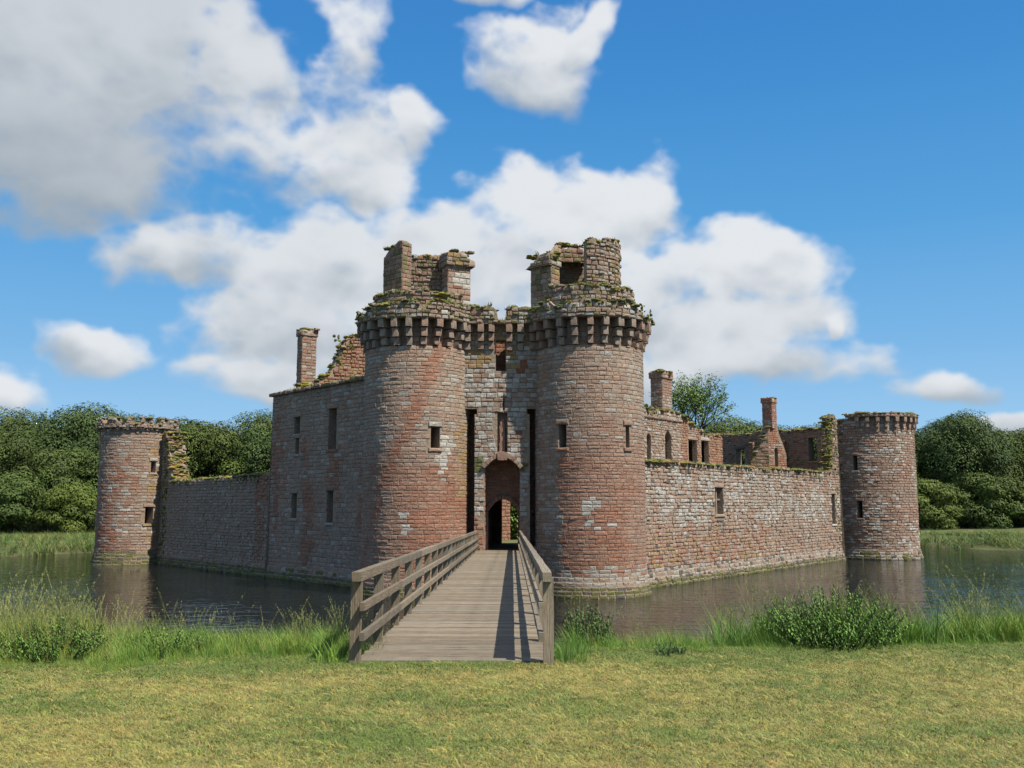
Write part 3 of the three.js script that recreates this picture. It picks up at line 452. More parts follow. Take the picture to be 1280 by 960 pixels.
{
  const M = new Masonry('curtain_wall', 'shaded dark curtain wall with grassy top between the tall range and the small round tower', 'castle wall', ...onL(17), 32), m = batter(flat(LW.x, LW.d, LW.ux, LW.ud, LW.nx, LW.nd), .22, .9), t = u => 5.92 + noise(u * .5, 1, 2) * .1 + (12 - u) * .012 + sstep(24.0, 24.9, u) * 1.6 + sstep(24.8, 25.6, u) * 1.9 + (u > 23.4 ? noise(u * 3, 4, 1) * .25 : 0);
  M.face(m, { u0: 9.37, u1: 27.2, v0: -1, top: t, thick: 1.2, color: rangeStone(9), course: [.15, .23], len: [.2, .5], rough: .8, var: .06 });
  M.wallhead(m, 9.4, 27, t, 1.2, 3.6, .85, .8); M.hang(m, 25.0, 25.9, .5, 8.8, 150, 1.0); M.hang(m, 9.5, 24, 5.5, 5.95, 90, .7); M.wallhead(m, 23.9, 25.8, t, 1.2, 22, .45, .2);
  const f = flat(...onL(9.6, -5), LW.ux, LW.ud, LW.nx, LW.nd), ft = u => 5.2 + sstep(.35, .6, noise(u * .28 + 3, 2, 5) + .4) * 1.2 + noise(u * 1.4, 2, 2) * .2; M.face(f, { u1: 13.5, v0: 1.6, top: ft, thick: .8, color: (u, v, r) => tone(.35, .55, r), rough: .9 }); M.wallhead(f, 0, 13.4, ft, .8, 2, .5, .4);
  M.done();
}
{
  const T = { x: -27.6, d: 70.7, R: 2.5 }, M = new Masonry('corner_tower', 'small round corner tower with a broken corbelled top and two square windows', 'tower', T.x, T.d, 33), m = round(T.x, T.d, T.R, .2, .95), H = Math.PI * T.R;
  const col = (u, v, r) => { const w = wet(v, r, u, 7); if (w >= 0 || (v < .9 && r() < .6)) return w >= 0 ? w : 27; const red = sstep(-.05, .3, N2(u * 1.3, v * .55, 12, .5) + (patch(u, v, -.3, 6.8, 1, 2.3, 2) > .35 ? .4 : 0)); if (u > 1.9 && u < 2.9 && r() < .35) return 28; return r() < .13 ? 25 : r() < .04 ? 24 : tone(.75 - red * .7, .55, r); };
  M.face(m, { u0: -H, u1: H, v0: -1, top: () => 9.55, open: [win(T.R, 44.5, 53, 6.45, 7.25), win(T.R, 38.5, 52, 2.82, 4.0)], thick: .8, closed: true, color: col, course: [.17, .25], len: [.28, .62], rough: .5 });
  corbelRow(M, round(T.x, T.d, T.R, 0, 0), [...Array(25)].map((_, i) => (i / 25 * 2 - 1) * H), 10.0, .66, (u, r) => r() < .2);
  const pm = round(T.x, T.d, T.R + .22, 0, 0), HP = Math.PI * (T.R + .22), pt = u => 9.75 + (noise(u * 1.5 + 2, 3, 3) > -.05 ? .55 : .1) + noise(u * 4, 1, 1) * .15; M.face(pm, { u0: -HP, u1: HP, v0: 9.6, top: pt, thick: .6, closed: true, seg: .12, color: (u, v, r) => r() < .35 ? 25 : tone(.8, .6, r), course: [.13, .2], len: [.18, .4], rough: 1, var: .1 });
  M.wallhead(pm, -HP * .6, HP * .6, pt, .6, 2.6, .55, .5); cap(M, T.x, T.d, T.R - .4, 9.4, 'added_shade_roof'); M.done();
}

// ------------------------------------------------------------------ west side: curtain wall, corner tower, ruined ranges
const RW = { x: 6.62, d: 49.05, ux: .591, ud: .807, nx: .807, nd: -.591 }, onR = (u, w = 0) => [RW.x + RW.ux * u + RW.nx * w, RW.d + RW.ud * u + RW.nd * w];
{
  const M = new Masonry('curtain_wall', 'sunlit pale curtain wall with white lichen and one mullioned window beside the moat', 'castle wall', ...onR(15), 41), m = batter(flat(RW.x, RW.d, RW.ux, RW.ud, RW.nx, RW.nd), .3, .85), t = u => 6.35 + u * .008 + noise(u * .4, 6, 2) * .1 + sstep(29.2, 29.9, u) * 1.7 + sstep(29.8, 30.5, u) * 2.6 + (u > 29.2 ? noise(u * 3, 4, 1) * .3 : 0);
  const col = (u, v, r) => {
    const w = wet(v, r, u, 9); if (w >= 0 && v < .28) return w; if (v < .85) return r() < .4 ? 25 : r() < .3 ? 29 : tone(.85, .45, r);
    if (patch(u, v, 9.4, 3.2, 1.0, 1.3, 2) > .55) return r() < .5 ? 29 : tone(.9, .3, r);
    const orange = sstep(3.4, 1.2, v + N2(u, v, 3) * 2.4) * sstep(24, 10, u); if (r() < orange * .25) return 28; if (r() < orange * .35) return tone(.1, .7, r);
    const pale = sstep(-.1, .4, N2(u, v, 6, .8) + (v > 3.2 && v < 6 ? .16 : -.14)); const k = r(); return k < pale * .38 ? 24 : k < pale * .78 ? 25 : r() < .03 + (v > 5.8 ? .25 : 0) ? 29 : tone(.74 + N2(u, v, 2) * .4, .75, r);
  };
  M.face(m, { u0: -1.6, u1: 31.5, v0: -1, top: t, open: [{ u0: 8.75, u1: 9.85, b: 3.6, t: 5.15 }, { u0: 29.5, u1: 30.35, b: 2.72, t: 4.95 }], thick: .75, color: col, course: [.15, .24], len: [.2, .55], rough: .8, proud: .025, var: .06 });
  const mu = part(M.g, 'mullion', new THREE.BoxGeometry(.12, 1.55, .16), stoneMats[22]); mu.position.copy(M.local(m(9.3, 4.375, -.25))); mu.rotation.y = Math.atan2(RW.nx, -RW.nd);
  const tr = part(M.g, 'transom', new THREE.BoxGeometry(1.1, .09, .14), stoneMats[21]); tr.position.copy(M.local(m(9.3, 4.45, -.27))); tr.rotation.y = Math.atan2(RW.nx, -RW.nd);
  M.wallhead(m, -1.2, 31, t, .75, 3.6, .75, .7); M.hang(m, -1, 28, 5.9, 6.4, 170, .6); M.wallhead(m, 29.1, 30.7, t, .75, 18, .5, .25); M.hang(m, 28.9, 31, 6.5, 10.6, 110, 1.0); M.hang(m, 30.5, 31.2, .3, 5.5, 90, .7); M.done();
}
{
  const T = { x: 28.85, d: 77.4, R: 3.3 }, M = new Masonry('corner_tower', 'large round corner tower with a corbelled crown standing in the moat', 'tower', T.x, T.d, 42), m = round(T.x, T.d, T.R, .22, .8), H = Math.PI * T.R;
  const col = (u, v, r) => { const w = wet(v, r, u, 11); if (w >= 0 && v < .5) return r() < .5 ? w : 25; const fleck = sstep(.1, .5, N2(u, v, 8, .4) + .3) * .34; const k = r(); return k < fleck ? (r() < .6 ? 24 : 25) : tone(.62 + N2(u, v, 7) * .5, .5, r); };
  M.face(m, { u0: -H, u1: H, v0: -1, top: () => 10.9, open: [win(T.R, -43.5, -37.5, 6.8, 7.95), win(T.R, -40.5, -33.5, 3.15, 4.45)], thick: .9, closed: true, color: col, course: [.16, .24], len: [.22, .55], rough: .7, var: .055 });
  corbelRow(M, round(T.x, T.d, T.R, 0, 0), [...Array(30)].map((_, i) => (i / 30 * 2 - 1) * H + .1), 10.95, .95, u => u / T.R < -.75 && u / T.R > -1.6);
  const pm = round(T.x, T.d, T.R + .36, 0, 0), HP = Math.PI * (T.R + .36), pt = u => 11.2 + noise(u * .9, 3, 3) * .14 + noise(u * 3.5, 1, 1) * .06; M.face(pm, { u0: -HP * .27, u1: HP, v0: 10.93, top: pt, thick: .8, color: (u, v, r) => r() < .3 ? 29 : r() < .3 ? 27 : tone(.5, .35, r), course: [.12, .18], len: [.25, .5], rough: .9, var: .06 });
  M.wallhead(pm, -HP * .3, HP * .6, pt, .8, 2.2, .7, .4); cap(M, T.x, T.d, T.R - .5, 10.75, 'added_shade_roof'); M.hang(m, -5.2, -3.3, 6, 10.9, 120, 1.3); M.done();
}
{
  const o = [onR(0, -8)[0], onR(0, -8)[1]], M = new Masonry('ruined_range', 'roofless grey gable wall with empty windows and a mossy chimney inside the sunlit curtain wall', 'ruin', ...onR(20, -8), 51), m = flat(o[0], o[1], RW.ux, RW.ud, RW.nx, RW.nd);
  const op = (a, b, v0, v1, arch) => ({ u0: a, u1: b, b: v0, t: v1, ...(arch ? { arch } : {}) }), t = u => 10.85 - sstep(20.3, 23, u) * .75 - sstep(22.5, 25.4, u) * .6 + sstep(26, 28, u) * .2 + noise(u * 1.5, 2, 2) * .14;
  const col = (u, v, r) => u > 25.6 || (u > 20.8 && u < 21.9) || (u > 23.5 && u < 24.1) ? (r() < .2 ? 28 : tone(.15, .6, r)) : r() < .3 ? 25 : r() < .08 ? 24 : tone(.75, .5, r);
  M.face(m, { u0: 11, u1: 28, v0: 1.6, top: t, open: [op(15.45, 16.05, 7.1, 9.1, .25), op(18.2, 19.15, 7.1, 9.45, .4), op(21.95, 23.4, 7.0, 9.0), op(24.15, 25.5, 7.0, 9.05)], thick: .4, color: col, course: [.15, .23], len: [.2, .5], rough: .8, var: .06 });
  M.face(flat(...onR(11, -13), RW.ux, RW.ud, RW.nx, RW.nd), { u1: 17, v0: 1.6, top: () => 9.6, thick: .5, color: col, plain: true });  // unseen back wall added to shut light out behind the gable windows
  for (const u of [11.2, 27.9]) M.face(flat(...onR(u, -8.4), -RW.nx, -RW.nd, RW.ux, RW.ud), { u1: 4.6, v0: 1.6, top: () => 9.3, thick: .3, color: col, plain: true });  // end walls added to close the same dark room
  { const f = part(M.g, 'added_shade_ceiling', new THREE.BoxGeometry(16.9, .25, 4.8), coreMat), [fx, fd] = onR(19.5, -10.75); f.position.set(fx - M.base.x, 9.27, -fd - M.base.z); f.rotation.y = Math.atan2(RW.ud, RW.ux); }  // unseen ceiling added over that room to darken the windows
  { const f = part(M.g, 'added_shade_floor', new THREE.BoxGeometry(24, .3, 7.35), coreMat), [fx, fd] = onR(16, -4.37); f.position.set(fx - M.base.x, 5.4, -fd - M.base.z); f.rotation.y = Math.atan2(RW.ud, RW.ux); }  // unseen slab added behind the curtain wall to darken its window openings
  for (let u = 13; u < 20.6;) { const L = .5 + M.r() * .4; M.stone(m, u + L / 2, 10.25, L - .02, .16, .16, tone(.7, .4, M.r)); u += L; }
  M.wallhead(m, 12, 28, t, .8, 3.2, .75, .7);
  const [cx, cd] = [o[0] + RW.ux * 18.7 - RW.nx * .48, o[1] + RW.ud * 18.7 - RW.nd * .48], ca = Math.atan2(RW.ud, RW.ux), chc = (u, v, r) => r() < .2 ? 25 : tone(.5, .45, r);
  pier(M, cx, cd, ca, 1.42, .94, 10.3, () => 13.5, chc, { course: [.17, .23], len: [.25, .5] }); pier(M, cx, cd, ca, 1.6, 1.12, 13.2, (X, D) => 13.72 + noise(X * 2, D * 2, 1) * .1, chc, { moss: 9 });
  M.hang(m, 13, 17.8, 10.3, 11, 60, 1.2); M.done();
}
{
  const M = new Masonry('ruined_range', 'shadowed red inner wall with a window hole that shows greenery behind', 'ruin', 22, 81, 52), m = flat(25.6, 77.1, -.654, .756, -.756, -.654), t = u => 10.3 + noise(u * .7, 4, 2) * .3;
  M.face(m, { u1: 12.5, v0: 1.6, top: t, open: [{ u0: 1.25, u1: 2.05, b: 7.7, t: 9.6 }, { u0: 8.3, u1: 9.2, b: 6.7, t: 9 }], thick: .8, color: (u, v, r) => r() < .12 ? 29 : r() < .1 ? 27 : tone(.3, .35, r), course: [.15, .23], len: [.2, .5], rough: .8 });
  M.wallhead(m, 0, 12.4, t, .8, 3.4, .8, .8);
  for (const u of [4.4, 7.4]) { const p = M.local(m(u, 6, 0)); pier(M, p.x + M.base.x, -(p.z + M.base.z), -.86, .5, .7, 1.6, () => 9.4, (a, b, r) => tone(.2, .6, r), { rough: .7 }); }
  M.done();
}
{
  const M = new Masonry('chimney_gable', 'narrow red gable with a slit window and a tall square chimney', 'ruin', 21.5, 78, 53), a = .42, m = flat(20.55, 77.6, Math.cos(a), Math.sin(a), Math.sin(a), -Math.cos(a)), red = (u, v, r) => r() < .14 ? 25 : tone(.1, .68, r);
  const t = u => 10.75 - Math.max(0, Math.abs(u - .72) - .28) * 2.5 + noise(u * 4, 2, 2) * .12; M.face(m, { u1: 2.0, v0: 1.6, top: t, open: [{ u0: .82, u1: 1.14, b: 7.0, t: 8.8, arch: .2 }], thick: .8, color: red, course: [.14, .2], len: [.2, .42], rough: .6 });
  pier(M, 21.05, 78.2, .86, .78, .86, 10.3, () => 12.65, red, { course: [.15, .2], len: [.2, .42] }); pier(M, 21.05, 78.2, .86, .92, 1.0, 12.4, (X, D) => 12.8, red, {});
  const sm = flat(19.3, 77.9, .95, -.3, -.3, -.95), st = u => 7.6 + u * 1.9; M.face(sm, { u1: 1.5, v0: 1.6, top: st, thick: .9, color: (u, v, r) => r() < .4 ? 27 : tone(.4, .4, r), rough: .8 }); M.wallhead(sm, 0, 1.5, st, .9, 8, .95, .5); M.done();
}
{
  const M = new Masonry('curtain_wall', 'low ruined wall closing the courtyard between the two corner towers', 'castle wall', 0, 73, 54), L = 52, m = flat(26, 77.6, -.9915, -.13, .13, -.9915);
  M.face(m, { u1: L, v0: -1, top: u => 4.6 + noise(u * .2, 2, 2) * .8, thick: 1, color: (u, v, r) => tone(.35, .5, r), course: [.2, .3], len: [.3, .7], rough: .7, seg: .8 }); M.wallhead(m, 0, L, u => 4.6 + noise(u * .2, 2, 2) * .8, 1, 1.2, .8, .4); M.done();
}

// ------------------------------------------------------------------ timber footbridge
{
  const D0 = 10.45, D1 = 46.1, X = -.63, W = 2.0, deckY = d => lerp(2.47, 2.0, (d - D0) / (D1 - D0)), slope = Math.atan2(-.47, D1 - D0);
  const B = thing('footbridge', 'weathered timber footbridge with railings leading to the castle gate', 'bridge', X, 0, D0), r = rng(61);
  const wm = tile(512, (u, v) => { const g = wrapNoise(u, v * 1, 3, 2, 2), f = fbm(u * 5 + g, v * 90, 3, 4), l = .78 + f * .85 + wrapNoise(u, v, 30, 3, 3) * .3 + g * .3 + wrapNoise(u, v, 5, 3, 12) * .3; return [l, l * .99, l * .96]; }, 3), wb = tile(512, (u, v) => .5 + fbm(u * 6, v * 110, 7, 4) * .8, 1);
  const wood = [[.205, .165, .115], [.245, .20, .142], [.17, .138, .10], [.215, .182, .135], [.195, .15, .10], [.265, .22, .16]].map((c, i) => { const t = wm.clone(); t.offset.set(i * .37, i * .21); t.needsUpdate = true; return new THREE.MeshStandardMaterial({ color: C(...c), map: t, bumpMap: wb, bumpScale: .006, roughness: .85 }); });
  const beam = (L, h, w, name, parent = B, m = Math.floor(r() * 6)) => { const key = [L, h, w].map(v => v.toFixed(2)).join(); beam.c ??= {}; const g = beam.c[key] ??= (() => { const b = new THREE.BoxGeometry(L, h, w, 6, 1, 1), p = b.attributes.position, q = b.attributes.uv; for (let i = 0; i < p.count; i++) { const e = noise(p.getX(i) * 3, p.getY(i) * 9, p.getZ(i) * 9 + L) * .006; p.setXYZ(i, p.getX(i), p.getY(i) + e, p.getZ(i) + e); q.setXY(i, q.getX(i) * L / 1.3, q.getY(i) * Math.max(h, w) * .9); } b.computeVertexNormals(); return b; })(); return part(parent, name, g, wood[m]); };
  const pitch = .1505, n = Math.round((D1 - D0) / pitch);
  for (let i = 0; i < n; i++) { const d = D0 + (i + .5) * pitch, p = beam(W + .04, .05, .139, 'plank'); p.position.set((r() - .5) * .03, deckY(d) - .025 + (r() - .5) * .011, -(d - D0)); p.rotation.set(-slope + (r() - .5) * .02, (r() - .5) * .008, (r() - .5) * .004); }
  for (const s of [-.75, 0, .75]) { const b = beam(D1 - D0, .24, .16, 'bearer', B, 2); b.position.set(s, lerp(2.47, 2, .5) - .18, -(D1 - D0) / 2); b.rotation.set(0, Math.PI / 2, slope, 'YXZ'); b.rotation.z = -slope * -1; }
  for (let d = D0 + 6.5; d < D1 - 3; d += 5.4) { for (const s of [-.9, .9]) { const p = part(B, 'pile', new THREE.CylinderGeometry(.11, .12, 3.3, 12), wood[2]); p.position.set(s, deckY(d) - .3 - 1.65, -(d - D0)); } const c = beam(2.1, .22, .18, 'cross_beam', B, 2); c.position.set(0, deckY(d) - .42, -(d - D0)); }
  for (const s of [-1, 1]) {
    const xs = s * (W / 2 - .03);
    for (let d = D0 - .08; d < D1 + .2; d += 1.72) { const p = beam(1.14, .11, .085, 'post'); p.rotation.set(0, 0, Math.PI / 2 + (r() - .5) * .02); p.position.set(xs + s * .045, deckY(d) + .30, -(d - D0)); }
    const seg = 3.44; for (let d = D0 - .22; d < D1 - .2; d += seg) for (const [y, h, w, name] of [[.885, .10, .095, 'handrail'], [.575, .085, .05, 'middle_rail'], [.27, .085, .05, 'lower_rail']]) {
      const L = Math.min(seg, D1 + .1 - d) - .008, b = beam(L, h, w, name), m = d + L / 2; b.rotation.order = 'YXZ'; b.rotation.set(0, Math.PI / 2, slope); b.position.set(xs - (name === 'handrail' ? -s * .03 : s * .035), deckY(m) + y + (r() - .5) * .006, -(m - D0));
    }
  }
}

// ------------------------------------------------------------------ lawn and bank grasses
const at3 = (x, d, dy = 0) => V(x, ground(x, d) + dy, -d);
function field(name, label, category, geo, mat, list) { const m = copies(scene, name, geo, mat, list, 'stuff'); m.userData.label = label; m.userData.category = category; return m; }
{
  const r = rng(71), lists = [[], [], []], m4 = new THREE.Matrix4(), q = new THREE.Quaternion();
  const onDeck = (x, d) => Math.abs(x + .63) < 1.03 && d > 10.42;
  for (let i = 0; i < 235000; i++) {
    const d = lerp(4.6, 12.6, Math.pow(r(), .92)), x = (r() * 2 - 1) * (d * .62 + 1.2); if (onDeck(x, d)) continue;
    const k = dryness(x, d), dry = r() < k * .92, s = (.62 + r() * .6) * (1 + (1 - k) * .35), v = .85 + r() * .55;
    const c = dry ? C(lerp(.25, .38, r()) * v, lerp(.23, .325, r()) * v, lerp(.05, .085, r()) * v) : C(lerp(.10, .17, r()) * v, lerp(.145, .215, r()) * v, .02 * v);
    q.setFromEuler(new THREE.Euler((r() - .5) * .5, r() * 6.283, (r() - .5) * .5)); lists[dry ? 2 : 0].push([new THREE.Matrix4().compose(at3(x, d, -.006), q, V(s, s, s)), c]);
  }
  field('lawn_grass', 'short green blades in the mown lawn', 'grass', tuftGeos[0], bladeMat, lists[0]);
  field('dry_lawn_grass', 'short straw coloured blades in the mown lawn', 'grass', tuftGeos[2], bladeMat, lists[2]);
}
const seedHead = (seed, n, len) => {                                 // flowering stems with a loose panicle
  const r = rng(seed), pos = [], idx = [];
  const tri = (a, b, c) => { const k = pos.length / 3; pos.push(...a, ...b, ...c); idx.push(k, k + 1, k + 2); };
  for (let i = 0; i < n; i++) {
    const a = r() * 6.283, R = .07 * Math.sqrt(r()), bx = Math.cos(a) * R, bz = Math.sin(a) * R, L = len * (.7 + .45 * r()), dir = r() * 6.283, ln = .12 + .3 * r(), P = t => [bx + Math.cos(dir) * ln * t * t * L, L * t * (1 - .1 * ln * t), bz + Math.sin(dir) * ln * t * t * L];
    for (let s = 0; s < 4; s++) { const A = P(s / 4), B = P((s + 1) / 4), w = .0022; tri([A[0] - w, A[1], A[2]], [A[0] + w, A[1], A[2] + w], B); tri([A[0], A[1], A[2] - w], B, [B[0] + w, B[1], B[2]]); }
    for (let s = 0; s < 14; s++) { const t = .78 + .24 * r(), A = P(t), g = r() * 6.283, l = .006 + .006 * r() + .02 * r() * (1.05 - t), u = .008 + .012 * r(); tri(A, [A[0] + Math.cos(g) * l, A[1] + u, A[2] + Math.sin(g) * l], [A[0] + Math.cos(g + .5) * l * .6, A[1] + u * 1.9, A[2] + Math.sin(g + .5) * l * .6]); }
  }
  return geometry(pos, idx);
};
const tall = [bladeTuft(11, 16, .62, .010, .09, .55, 3), bladeTuft(12, 14, .45, .009, .10, .9, 3), bladeTuft(13, 18, .34, .008, .10, .8, 2)], seeds = [seedHead(14, 6, .85), seedHead(15, 5, .7)];
{
  const r = rng(81), L = [[], [], []], S = [[], []], q = new THREE.Quaternion();
  const edge = x => 10.35 + (x < -1.7 ? sstep(-1.7, -5, x) * -.35 : 0) + (x > .4 ? .75 + sstep(1, 6, x) * .45 : 0) + noise(x * 1.1, 2, 7) * .45 + noise(x * 3.1, 5, 7) * .15;
  const tuft = (x, d, sc, tone) => { const v = .7 + .6 * r(), c = tone === 2 ? C(.29 * v, .31 * v, .05 * v) : tone === 1 ? C(.175 * v, .29 * v, .024 * v) : C(.095 * v, .215 * v, .018 * v); q.setFromEuler(new THREE.Euler((r() - .5) * .25, r() * 6.283, (r() - .5) * .25)); const k = Math.floor(r() * 3); L[k].push([new THREE.Matrix4().compose(at3(x, d, -.02), q, V(sc * (.9 + .3 * r()), sc * (.75 + .5 * r()), sc * (.9 + .3 * r()))), c]); };
  const stem = (x, d, sc, gold) => { const v = .75 + .5 * r(), c = gold ? C(.30 * v, .30 * v, .09 * v) : C(.19 * v, .22 * v, .06 * v); q.setFromEuler(new THREE.Euler((r() - .5) * .2, r() * 6.283, (r() - .5) * .2)); S[Math.floor(r() * 2)].push([new THREE.Matrix4().compose(at3(x, d, -.02), q, V(sc, sc * (.8 + .4 * r()), sc)), c]); };
  for (let i = 0; i < 25000; i++) {
    const d = lerp(9.8, 16.8, Math.pow(r(), 1.6)), x = (r() * 2 - 1) * (d * .62 + 1.5), e = edge(x); if (d < e || Math.abs(x + .63) < 1.12) continue;
    const into = d - e, p = noise(x * .9, d * .7, 5), green = x > .4, farL = sstep(-3.4, -5.2, x), sc = clamp(.35 + into * .5 + p * .25, .25, .9) * (green ? .78 + .2 * sstep(1.0, 5, x) : lerp(.62, .85, farL));
    tuft(x, d, sc * (into < .4 ? .7 : 1), r() < (green ? .08 : .14 + farL * .3) ? 2 : r() < .55 ? 1 : 0);
    if (into > .3 && r() < (green ? .02 : .014 + .05 * farL)) stem(x, d, .6 * sc + .2 + .2 * r(), r() < .4 + farL * .4);
  }
  for (let i = 0; i < 190; i++) { const x = -5.35 + (r() - .5) * 1.0, d = 10.5 + r() * 1.2; if (r() < .4) stem(x, d, .65 + .4 * r(), r() < .6); tuft(x, d, .9, r() < .6 ? 2 : 1); }        // golden feathery clump at the bank
  for (let i = 0; i < 240; i++) { const x = -2.1 + (r() - .5) * 1.1, d = 10.9 + r() * 1.1; if (r() < .14) stem(x, d, .55 + .25 * r(), r() < .3); tuft(x, d, .62, r() < .15 ? 2 : r() < .5 ? 1 : 0); }
  for (let i = 0; i < 620; i++) { const x = 4.0 + (r() + r() - 1) * 1.7, d = 11.7 + r() * 1.3; tuft(x, d, .8 + .45 * r(), r() < .35 ? 1 : 0); if (r() < .12) stem(x, d, .95, false); }
  for (let i = 0; i < 800; i++) { const x = 6.7 + (r() - .5) * 2.4, d = 12 + r() * 2.2; tuft(x, d, .85 + .3 * r(), r() < .15 ? 2 : 1); if (r() < .14) stem(x, d, .8 + .3 * r(), r() < .5); }
  for (let i = 0; i < 160; i++) { const s = r() < .5 ? -1 : 1, x = -.63 + s * (1.16 + r() * .25), d = 10.3 + r() * 3.5; tuft(x, d, .45 + .3 * r(), r() < .3 ? 1 : 0); }
  tall.forEach((g, i) => field('tall_grass', 'long green grass growing along the near bank of the moat', 'grass', g, bladeMat, L[i]).name = numbered('tall_grass'));
  seeds.forEach((g, i) => field('seeding_grass', 'thin flowering grass stems with pale seed heads on the near bank', 'grass', g, bladeMat, S[i]).name = numbered('seeding_grass'));
  // reeds along the far banks
  const F = [], FB = [];
  for (let i = 0; i < 26000; i++) {
    const left = r() < .5, x = left ? lerp(-95, -26, r()) : lerp(33, 92, r()), d = lerp(60, 118, r()), s = moatDistance(x, d); if (s < -.25 || s > 13) continue; const sc = lerp(2.2, 1.5, sstep(0, 4, s)) * (s > 5 ? .6 : 1) * (.7 + .5 * r()), v = .7 + .6 * r(), y = r() < (s > 4 ? .6 : .2);
    (r() < .5 ? F : FB).push([new THREE.Matrix4().makeRotationY(r() * 6.283).scale(V(sc * 2.0, sc, sc * 2.0)).setPosition(at3(x, d, -.03)), y ? C(.24 * v, .25 * v, .06 * v) : C(.10 * v, .18 * v, .026 * v)]);
  }
  field('reeds', 'tall green reeds and rough grass along the far banks of the moat', 'reeds', tall[0], bladeMat, F); field('rough_grass', 'rough long grass on the far meadow edges', 'grass', tall[1], bladeMat, FB);
}

// ------------------------------------------------------------------ foliage
function leafMesh(list) {                                            // list: [position, normal, size, colour, seed angle]
  const n = list.length, pos = new Float32Array(n * 12), nor = new Float32Array(n * 12), col = new Float32Array(n * 12), idx = new Uint32Array(n * 6), a = V(0, 0, 0), b = V(0, 0, 0);
  list.forEach(([p, nn, s, c, ang, asp = .55], i) => {
    a.set(Math.cos(ang), .3 * Math.sin(ang * 3), Math.sin(ang)).cross(nn).normalize(); b.copy(nn).cross(a).normalize();
    const put = (k, u, v, w) => { for (const [arr, f] of [[pos, q => p[q] + a[q] * u + b[q] * v + nn[q] * w]]) { arr[i * 12 + k * 3] = f('x'); arr[i * 12 + k * 3 + 1] = f('y'); arr[i * 12 + k * 3 + 2] = f('z'); } nn.toArray(nor, i * 12 + k * 3); col[i * 12 + k * 3] = c[0]; col[i * 12 + k * 3 + 1] = c[1]; col[i * 12 + k * 3 + 2] = c[2]; };
    put(0, -s, 0, 0); put(1, 0, -s * asp, s * .18); put(2, s, 0, -s * .12); put(3, 0, s * asp, s * .12); idx.set([i * 4, i * 4 + 1, i * 4 + 2, i * 4, i * 4 + 2, i * 4 + 3], i * 6);
  });
  const g = new THREE.BufferGeometry(); g.setAttribute('position', new THREE.BufferAttribute(pos, 3)); g.setAttribute('normal', new THREE.BufferAttribute(nor, 3)); g.setAttribute('color', new THREE.BufferAttribute(col, 3)); g.setIndex(new THREE.BufferAttribute(idx, 1)); return g;
}
function limb(out, A, B, ra, rb, bend, r) {                          // a tapered, slightly crooked branch
  const mid = A.clone().lerp(B, .5).add(V((r() - .5) * bend, (r() - .5) * bend * .5, (r() - .5) * bend)), c = new THREE.QuadraticBezierCurve3(A, mid, B), seg = 6, sides = 6, pos = [], idx = [], uv = [];
  for (let i = 0; i <= seg; i++) { const p = c.getPoint(i / seg), t = c.getTangent(i / seg), n = Math.abs(t.y) > .9 ? V(1, 0, 0) : V(0, 1, 0), x = n.cross(t).normalize(), y = t.clone().cross(x), R = lerp(ra, rb, i / seg); for (let k = 0; k <= sides; k++) { const a = k / sides * 6.2832, q = p.clone().addScaledVector(x, Math.cos(a) * R).addScaledVector(y, Math.sin(a) * R); pos.push(q.x, q.y, q.z); uv.push(k / sides, i * .4); } }
  for (let i = 0; i < seg; i++) for (let k = 0; k < sides; k++) { const a = i * (sides + 1) + k; idx.push(a, a + 1, a + sides + 2, a, a + sides + 2, a + sides + 1); }
  out.push(geometry(pos, idx, uv)); return c;
}
function broadleaf(seed, H, W, tint, clumps = 34, per = 1450, low = .14, leaf = .135) {   // woodland tree: trunk, limbs and a crown of leaf clumps
  const r = rng(seed), wood = [], leaves = [], top = V((r() - .5) * .6, H * .78, (r() - .5) * .6);
  limb(wood, V(0, -.4, 0), top, H * .022, H * .007, H * .05, r);
  for (let i = 0; i < clumps; i++) {                                 // rounded boughs, each a shell of many leaf sprays
    const f = (i + .5) / clumps, yy = lerp(low, .86, Math.pow(f, .8)), prof = Math.pow(Math.sin(Math.PI * clamp((yy - low * .3 + .08) / (1.1 - low * .3))), .6), a = i * 2.39996 + r() * .7, R = W * .5 * prof * (.42 + .42 * r()) * (yy > .78 ? .6 : 1), p = V(Math.cos(a) * R, yy * H + (r() - .5) * .6, Math.sin(a) * R), s = W * (.115 + .085 * r());
    limb(wood, V(top.x * p.y / H * .6, Math.max(p.y - R * .8 - .5, H * .1), top.z * p.y / H * .6), p, H * .007, H * .0015, H * .04, r);
    const tn = .8 + .4 * r(), yel = r() * .35;
    for (let k = 0; k < per; k++) {
      const z = r() * 2 - 1, g = r() * 6.283, c = Math.sqrt(1 - z * z), d = V(c * Math.cos(g), z, c * Math.sin(g)); if (z < -.35 && r() < .7) continue;
      const bump = 1 + .30 * noise(d.x * 2.6 + p.x, d.y * 2.6 + p.y, d.z * 2.6 + seed) + .16 * noise(d.x * 6 + p.z, d.y * 6, d.z * 6), q = p.clone().add(V(d.x * s * 1.12, d.y * s * .88, d.z * s * 1.12).multiplyScalar(bump * (1 - .28 * r() * r()))); q.y = Math.max(q.y, .1);
      const n = V(d.x + (r() - .5) * .9, d.y + .25 + (r() - .5) * .9, d.z + (r() - .5) * .9).normalize(), v = tn * (.75 + .5 * r());
      leaves.push([q, n, leaf * (.65 + .7 * r()), [(tint[0] + yel * .03) * v * .82, (tint[1] + yel * .02) * v * .84, tint[2] * v * .5], r() * 6.283]);
    }
  }
  return { wood: mergeGeometries(wood), crown: leafMesh(leaves) };
}
